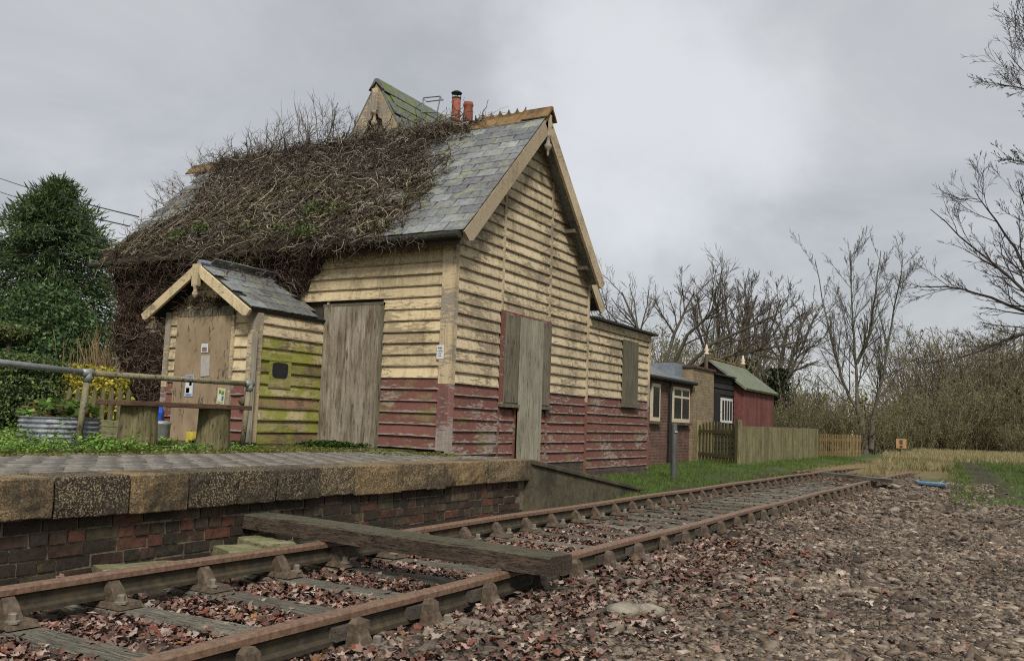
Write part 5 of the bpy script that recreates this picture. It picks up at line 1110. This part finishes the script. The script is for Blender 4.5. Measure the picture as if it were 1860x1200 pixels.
grass('dead_grass', 26000, -5.6, .8, 21.5, 62, .21, TAN+[(.17, .19, .06), (.22, .22, .09)], 'tall dead straw coloured grass past the end of the track', lambda X, Y: sst(Y+vnoise(X, Y, 1.2, 131)*2.5-np.abs(X+2.9)*2.0, 22.5, 30)*sst(X-np.interp(Y, [22, 27, 34, 42], [-3.6, -3.7, -4.2, -5.5])+vnoise(X, Y, .8, 137)*.2, 0, .5)*np.clip(sst(-(X+.075*np.maximum(0, Y-16))+vnoise(X, Y, 1., 135)*.3, .7, 1.0)+sst(Y, 38, 44), 0, 1), 1.4)
grass('short_grass', 20000, -3.2, 2.5, 14.5, 42, .09, [(.095, .15, .03), (.13, .19, .045), (.075, .11, .03), (.20, .19, .08)], 'short green grass along the muddy path at the right', lambda X, Y: sst(X+.075*np.maximum(0, Y-16)+vnoise(X, Y, 1., 141)*.4, -1.1, -.6)*sst(Y+vnoise(X, Y, .8, 143)*2, 14.6, 16.5)*(1-.9*sst(X+.075*np.maximum(0, Y-16)+vnoise(X, Y, .6, 145)*.2, -.55, -.4)*sst(-X-.075*np.maximum(0, Y-16)+vnoise(X, Y, .6, 147)*.2, -.35, -.1)), 1.5)
# --- bare trees beyond
X0 = at_y(1185, 760, 33); bx0 = X0[0]
tree('cherry_tree', (bx0, 33, .1), 'spreading bare tree rising behind the lean-to roof', [path([(bx0, 33, 0), (bx0+.1, 33, 2.6)], 6, .22, .17)]+[path([(bx0+.1, 33, 2.2), (bx0+.1+a, 33+b, 3.2+z*.5), (bx0+.1+a*2.1, 33+b*1.8, 3.2+z)], 7, .10, .03) for a, b, z in ((-1.3, .3, 2.4), (-.5, -.6, 3.0), (.6, .4, 3.1), (1.4, -.3, 2.7), (2.1, .3, 2.1), (-1.9, 0, 1.2), (2.6, .4, 1.2))],
     [(8, (.25, .98), .50, .65, .12, .03, 6, .5, .3), (7, (.2, .98), .5, .6, .14, .05, 5, .5, .3), (6, (.2, 1), .5, .5, .12, .05, 4, .6, .3)], .0055, twig=[(.13, .105, .08), (.16, .135, .10)])
for (px_, top_, Y, lean, ivy, lb) in ((1312, 498, 46, -.3, 1.9, 'bare tree with ivy on its trunk behind the red shed'), (1350, 505, 49, .2, 2.6, 'tallest bare ivy clad tree behind the red shed roof'), (1395, 535, 45, .8, 2.2, 'leaning bare tree with ivy right of the red shed')):
    B_ = at_y(px_, 790, Y); T_ = at_y(px_, top_, Y); h = T_[2]; x_ = B_[0]
    mains = [path([(x_, Y, 0), (x_+lean*.5, Y, h*.4), (x_+lean*1.2, Y, h*.8)], 8, .20, .07)]+[path([(x_+lean*.3, Y, h*.28), (x_+lean*.3+a, Y+b, h*.55), (x_+lean*.5+a*1.8, Y+b*1.5, h*.86)], 7, .11, .04) for a, b in ((-1.0, .3), (1.1, -.3), (.6, .8), (-.5, -.8))]
    e = tree('ivy_clad_tree', (x_, Y, .1), lb, mains, [(9, (.25, 1), .45, .6, .1, .06, 6, .5, .45), (7, (.2, 1), .5, .55, .12, .06, 5, .5, .3), (6, (.2, 1), .5, .5, .12, .05, 4, .6, .3)], .008, grp='ivy clad trees behind the red shed', twig=[(.09, .07, .06), (.115, .09, .075)])
    n = 3500; t = RNG.random(n)**.8; q = np.c_[x_+lean*.5*t/.4*.5+RNG.normal(0, .30, n), Y+RNG.normal(0, .3, n), .2+t*h*.5]; foliage_obj('ivy', e, q, .16, [(.02, .035, .012), (.03, .05, .016), (.014, .024, .009)])
# slender multi-stemmed tree by the picket fence
Y = 44; B_ = at_y(1572, 812, Y); x_ = B_[0]
def pxz(x, y, Yv=44): p = at_y(x, y, Yv); return (p[0], p[1], p[2])
ms = [((1562, 760), (1530, 690), (1508, 610), (1480, 470), 0), ((1560, 760), (1553, 650), (1548, 560), (1545, 455), .2), ((1556, 660), (1580, 610), (1590, 530), (1600, 455), -.4), ((1585, 760), (1605, 680), (1622, 580), (1640, 470), .3)]
mains = [path([(x_, Y, 0), pxz(1565, 758)], 5, .20, .15), path([pxz(1582, 815), pxz(1586, 755)], 4, .14, .12)]+[path([pxz(*p) for p in m_[:4]], 12, .085, .015) for m_ in ms]
tree('ash_tree', (x_, Y, .1), 'slender multi-stemmed bare tree standing by the end of the picket fence', mains, [(24, (.10, .98), .34, .68, .04, .085, 6, .40, .45), (9, (.15, 1), .38, .55, .07, .10, 5, .5, .35), (5, (.2, 1), .38, .5, .09, .08, 4, .6, .3)], .0055, bark=[(.11, .10, .075)], twig=[(.10, .085, .065), (.13, .11, .085)])
# great tree at the right edge, its trunk outside the picture
Y = 27
def pr_(x, y, Yv): p = at_y(x, y, Yv); return (p[0], p[1], p[2])
root = pr_(2010, 800, Y); root = (root[0], Y, 0)
crotch = pr_(1985, 600, Y)
limbs = [[crotch, pr_(1900, 590, Y), pr_(1840, 612, Y-1), pr_(1770, 640, Y-1.5), pr_(1700, 668, Y-2)], [crotch, pr_(1890, 560, Y), pr_(1830, 500, Y), pr_(1760, 440, Y), pr_(1690, 380, Y+.5)], [crotch, pr_(1885, 575, Y), pr_(1800, 540, Y+.6), pr_(1730, 520, Y+1), pr_(1662, 520, Y+1.2)],
         [crotch, pr_(1890, 540, Y), pr_(1845, 450, Y+.5), pr_(1800, 390, Y+.8), pr_(1770, 345, Y+1)], [crotch, pr_(1900, 500, Y+.3), pr_(1880, 420, Y+.5), pr_(1850, 340, Y)], [crotch, pr_(1960, 450, Y), pr_(1980, 300, Y)], [crotch, pr_(2050, 480, Y), pr_(2120, 350, Y)],
         [pr_(1975, 420, Y), pr_(1930, 230, Y-1), pr_(1880, 150, Y-1.5), pr_(1830, 95, Y-2)], [pr_(1930, 230, Y-1), pr_(1890, 165, Y-1.5), pr_(1840, 158, Y-2), pr_(1800, 150, Y-2)], [pr_(1940, 250, Y-1), pr_(1900, 100, Y), pr_(1865, 50, Y), pr_(1850, 25, Y)], [pr_(1960, 330, Y), pr_(1900, 300, Y-1), pr_(1830, 290, Y-1)]]
mains = [path([root, crotch], 6, .32, .26), path([crotch, pr_(1975, 420, Y), pr_(1940, 250, Y-1), pr_(1930, 200, Y-1)], 7, .2, .08)]+[path(l, 11, .058 if li < 7 else .03, .010 if li < 7 else .006) for li, l in enumerate(limbs)]
tree('oak_tree', (root[0], Y, 0.), 'large bare tree whose branches reach in from the right edge', mains, [(13, (.25, .98), .32, .6, .09, .06, 6, .45, .3), (7, (.2, 1), .42, .6, .11, .06, 5, .5, .3), (5, (.25, 1), .42, .55, .12, .05, 4, .6, .3)], .0045, bark=[(.06, .05, .042)], twig=[(.065, .052, .045), (.085, .07, .055)])
# --- thickets: a few shrub forms, copied
def shrub_parts(h, r, nst, leafn, leafc, twc, sz=.07):
    n = nst; a = RNG.uniform(0, 2*np.pi, n); rr = r*np.sqrt(RNG.random(n))*.7; K = 5; P = np.zeros((n, K, 3)); P[:, 0] = np.c_[rr*np.cos(a), rr*np.sin(a), np.zeros(n)]
    d = np.c_[np.cos(a)*.22, np.sin(a)*.22, np.ones(n)]+RNG.normal(0, .12, (n, 3)); L = h*RNG.uniform(.6, 1.05, n)
    for k in range(1, K): d = d+RNG.normal(0, .10, (n, 3)); d /= np.linalg.norm(d, axis=1)[:, None]; P[:, k] = P[:, k-1]+d*(L/(K-1))[:, None]
    R = np.linspace(.035, .012, K)[None]*np.ones((n, 1)); s = tubes(P, R, palette(n, twc, .15)); Q, R2 = grow(P, R, 8, (.2, .98), .34, .6, .14, .04, 4, .6); Q3, R3 = grow(Q, R2, 4, (.2, 1), .5, .6, .14, .03, 3, .7)
    tw = merge([tubes(Q, np.maximum(R2, .009), palette(len(Q), twc, .15)), tubes(Q3, np.maximum(R3, .008), palette(len(Q3), twc, .15))])
    ii = RNG.integers(0, len(Q), leafn); kk = RNG.integers(0, 4, leafn); q = Q[ii, kk]+RNG.normal(0, .06, (leafn, 3)); lf = scatter(CARD_V, CARD_F, q, rotm(leafn), RNG.uniform(.6, 1.4, leafn)*sz, palette(leafn, leafc, .25))
    out = []
    for nm, (V, F, C), mm in (('stems', s, 'bark'), ('crown', tw, 'bark'), ('leaves', lf, 'foliage')):
        me = mesh_np(nm, V, F, C); me.materials.append(M[mm]); out.append((nm, me))
    return out
OLV = [(.16, .155, .05), (.205, .19, .065), (.13, .125, .042), (.24, .21, .09)]; BRN = [(.17, .145, .085), (.21, .18, .105), (.135, .118, .066)]
FORMS = [shrub_parts(5.2, 2.2, 60, 5200, OLV, [(.17, .145, .095), (.21, .18, .12)], .12), shrub_parts(6.0, 2.6, 70, 4200, BRN, [(.17, .145, .095), (.205, .175, .115)], .11), shrub_parts(3.0, 1.9, 60, 4500, OLV+[(.10, .12, .03)], [(.18, .15, .095)], .10), shrub_parts(5.6, 2.0, 34, 500, OLV, [(.24, .20, .125), (.19, .16, .105)], .09)]
WORDS = ['leafless olive thicket bush', 'brown twiggy thicket bush', 'low olive bramble bush', 'pale stemmed thin thicket bush']
def shrub(form, px_, Y, hpx, where, sx=1.):
    p = at_y(px_, hpx, Y); hh_ = max(1., p[2]-.1); s = hh_/[5.2, 6.0, 3.0, 5.6][form]
    e = empty('thicket_bush', (p[0], Y, .0), WORDS[form]+' '+where, 'bush', 'bushes of the far thicket'); rz = random.uniform(0, 6.28)
    for nm, me in FORMS[form]: inst(nm, me, (p[0], Y, .0), (0, 0, rz), e, (s*sx, s*sx, s))
for a in [(3, 1195, 37, 585, 'just right of the lean-to roof edge'), (0, 1235, 40, 600, 'behind the lead flashing of the outbuilding'), (3, 1272, 38, 610, 'behind the near finial of the red shed'), (1, 1330, 55, 600, 'behind the red shed ridge'),
          (3, 1425, 46, 660, 'just right of the red shed eave'), (0, 1440, 43, 712, 'behind the right end of the boarded fence'), (3, 1475, 50, 668, 'behind the left end of the picket fence'), (0, 1495, 45, 725, 'behind the middle of the picket fence'),
          (2, 1555, 44.5, 745, 'at the foot of the slender multi-stemmed tree'), (2, 1610, 58, 730, 'between the slender tree and the orange sign'), (2, 1600, 49, 752, 'left of the orange sign'), (2, 1655, 60, 745, 'directly behind the orange sign'), (3, 1655, 66, 690, 'above the orange sign in the back row'), (0, 1700, 63, 690, 'right of the orange sign'),
          (1, 1712, 72, 605, 'at the left shoulder of the tall dense thicket'), (2, 1720, 62, 755, 'low in front of the tall dense thicket'), (1, 1768, 74, 590, 'in the middle of the tall dense thicket'), (0, 1760, 66, 690, 'over the dark hollow in the thicket'), (2, 1790, 66, 762, 'right of the dark hollow in the thicket'), (1, 1822, 76, 592, 'near the right end of the tall dense thicket'), (0, 1828, 68, 680, 'near the right edge in the front row'), (1, 1872, 78, 595, 'cut by the right edge of the picture'), (2, 1850, 64, 768, 'lowest at the right edge by the path')]:
    shrub(a[0], a[1], a[2], a[3], a[4], 1.15 if a[0] == 1 else 1.)
# woodland that closes the view beyond the thicket
n = 900; X = RNG.uniform(-75, 45, n); Y = RNG.uniform(84, 120, n); K = 4; P = np.zeros((n, K, 3)); P[:, 0] = np.c_[X, Y, np.zeros(n)]; d = np.c_[RNG.normal(0, .12, n), RNG.normal(0, .1, n), np.ones(n)]; L = RNG.uniform(3, 5.5, n)+2.5*sst(X, -8, 0)
for k in range(1, K): P[:, k] = P[:, k-1]+d*(L/(K-1))[:, None]+RNG.normal(0, .1, (n, 3))
R = np.linspace(.12, .03, K)[None]*np.ones((n, 1)); Q, R2 = grow(P, R, 10, (.2, 1), .35, .6, .12, .05, 4, .6); V, F, C = merge([tubes(P, R, palette(n, BRN, .15)), tubes(Q, np.maximum(R2, .02), palette(len(Q), BRN, .15))])
ii = RNG.integers(0, len(Q), 22000); q = Q[ii, RNG.integers(0, 4, 22000)]+RNG.normal(0, .5, (22000, 3)); V2, F2, C2 = scatter(CARD_V, CARD_F, q, rotm(22000), RNG.uniform(.25, .6, 22000), palette(22000, OLV+BRN, .2))
V, F, C = merge([(V, F, C), (V2, F2, C2)]); tag(place('far_wood', mesh_np('far_wood', V, F, C), M['bark']), 'distant brown leafless wood closing the view behind the thicket', 'wood', kind='stuff')
# ================================================================== BALLAST, GRAVEL AND FALLEN LEAVES
STC = [(.145, .112, .082), (.195, .156, .118), (.082, .062, .046), (.28, .232, .175), (.145, .10, .066), (.115, .091, .073)]
SYA = np.array(SY)
def off_sleeper(X, Y, keep=.1): return np.where((np.abs(Y[:, None]-SYA[None]).min(1) < .07+.025*np.sin(X*9+Y)) & (X < -2.1), keep, 1.)
SHV = np.array([(-.9, -.7, -.5), (.8, -.9, -.6), (1., .6, -.5), (-.7, .9, -.6), (-.6, -.6, .6), (.7, -.5, .5), (.6, .7, .7), (-.8, .5, .5)]); SHF = hull_faces(SHV)
def gravel(n, x0, x1, y0, y1, s, pw=1., mask=None):
    X = RNG.uniform(x0, x1, n); Y = y0+(y1-y0)*RNG.random(n)**pw
    if mask is not None: k = mask(X, Y) > RNG.random(n); X, Y = X[k], Y[k]
    n = len(X); sc = s*np.exp(RNG.normal(0, .42, n))*np.clip(1+.5*vnoise(X, Y, .7, 163), .6, 1.4); sc3 = np.c_[sc, sc*RNG.uniform(.55, .9, n), sc*RNG.uniform(.22, .45, n)]
    Z = gz(X, Y)+sc3[:, 2]*RNG.uniform(-.1, .9, n); c = palette(n, STC, .28, [.3, .2, .22, .05, .13, .1])*np.clip(1+.45*vnoise(X, Y, .9, 161)+.25*vnoise(X, Y, .3, 162), .45, 1.5)[:, None]
    return scatter(SHV, SHF, np.c_[X, Y, Z], rotm(n, False, .38), sc3, c, .22)
shoulder = lambda X, Y: sst(X-tx(Y), -2.52, -2.3)*(1-.97*sst(X, -.9, -.3)*sst(Y+vnoise(X, Y, 1., 151)*1.5, 15, 17))
V, F, C = merge([gravel(43000, -2.5, .6, 2.8, 6.5, .0130, 1., shoulder), gravel(36000, -2.5, .8, 6., 12, .0160, 1.1, shoulder), gravel(18000, -2.5, 1.0, 11., 22, .026, 1.1, shoulder), gravel(10000, .6, 4.5, 1.5, 15, .026, 1., shoulder), gravel(900, -2.5, -.4, 2.2, 14, .026, 1., shoulder)])
tag(place('ballast', mesh_np('ballast', V, F, C), M['stone']), 'brown and grey stone ballast spread right of the track', 'gravel', kind='stuff')
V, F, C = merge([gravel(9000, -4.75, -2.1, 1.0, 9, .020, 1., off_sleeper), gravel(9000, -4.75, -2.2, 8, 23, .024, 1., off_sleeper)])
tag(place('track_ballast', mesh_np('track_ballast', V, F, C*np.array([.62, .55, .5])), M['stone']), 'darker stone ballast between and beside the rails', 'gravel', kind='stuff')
LFC = [(.15, .075, .052), (.105, .058, .045), (.20, .125, .095), (.27, .195, .155), (.16, .05, .03), (.075, .045, .036), (.33, .26, .21), (.30, .13, .035)]; LW = [.2, .2, .19, .14, .06, .13, .07, .01]
ns_ = 9; LFV = [(0, 0, -.03)]; 
for k in range(ns_*2):
    a = math.pi*k/ns_; r = (.5 if k % 2 == 0 else .36)*(1.15 if k in (0, 4, 14) else .9); LFV.append((r*math.cos(a)*.8, r*math.sin(a), .13*math.sin(a*2+.6)+.08*math.cos(a*3)+(.06 if k % 2 == 0 else 0)))
LFV = np.array(LFV); LFF = np.array([(0, k+1, (k+1) % (ns_*2)+1) for k in range(ns_*2)])
def leaves(n, x0, x1, y0, y1, s, mask=None, pw=1., lift=.02, tv=LFV, tf=LFF, w=LW):
    X = RNG.uniform(x0, x1, n); Y = y0+(y1-y0)*RNG.random(n)**pw
    if mask is not None: k = mask(X, Y) > RNG.random(n); X, Y = X[k], Y[k]
    k = off_sleeper(X, Y, .07) > RNG.random(len(X)); X, Y = X[k], Y[k]; n = len(X); Z = gz(X, Y)+.012+RNG.random(n)*lift; return scatter(tv, tf, np.c_[X, Y, Z], rotm(n, False, .30), s*RNG.uniform(.6, 1.4, n), palette(n, LFC, .22, w))
bay = lambda X, Y: np.clip(1.1-.06*(Y-2), .12, 1)
side = lambda X, Y: np.clip(np.exp(-((X+2.25)/.65)**2)*1.1*(1-.035*Y)*(.75+.6*vnoise(X, Y, .6, 171))+.022, 0, 1)
V, F, C = merge([leaves(8000, -4.0, -2.6, 1.6, 8.5, .062, bay, 1.1), leaves(6500, -2.5, -.2, 2.6, 8, .055, side), leaves(600, -4.8, -4.15, 2., 9, .055)])
V2, F2, C2 = merge([leaves(9000, -4.0, -2.6, 6, 21, .055, lambda X, Y: np.clip(.95-.035*Y, .2, 1), 1.2, .02, LEAF_V, LEAF_F), leaves(6500, -2.5, .3, 4, 15, .055, side, 1., .03, LEAF_V, LEAF_F), leaves(2200, -4.0, -2.6, 1.6, 8, .05, bay, 1., .03, LEAF_V, LEAF_F)])
V, F, C = merge([(V, F, C), (V2, F2, C2)])
tag(place('fallen_leaves', mesh_np('fallen_leaves', V, F, C), M['leaf']), 'reddish brown fallen leaves lying between the rails and beside the track', 'leaves', kind='stuff')
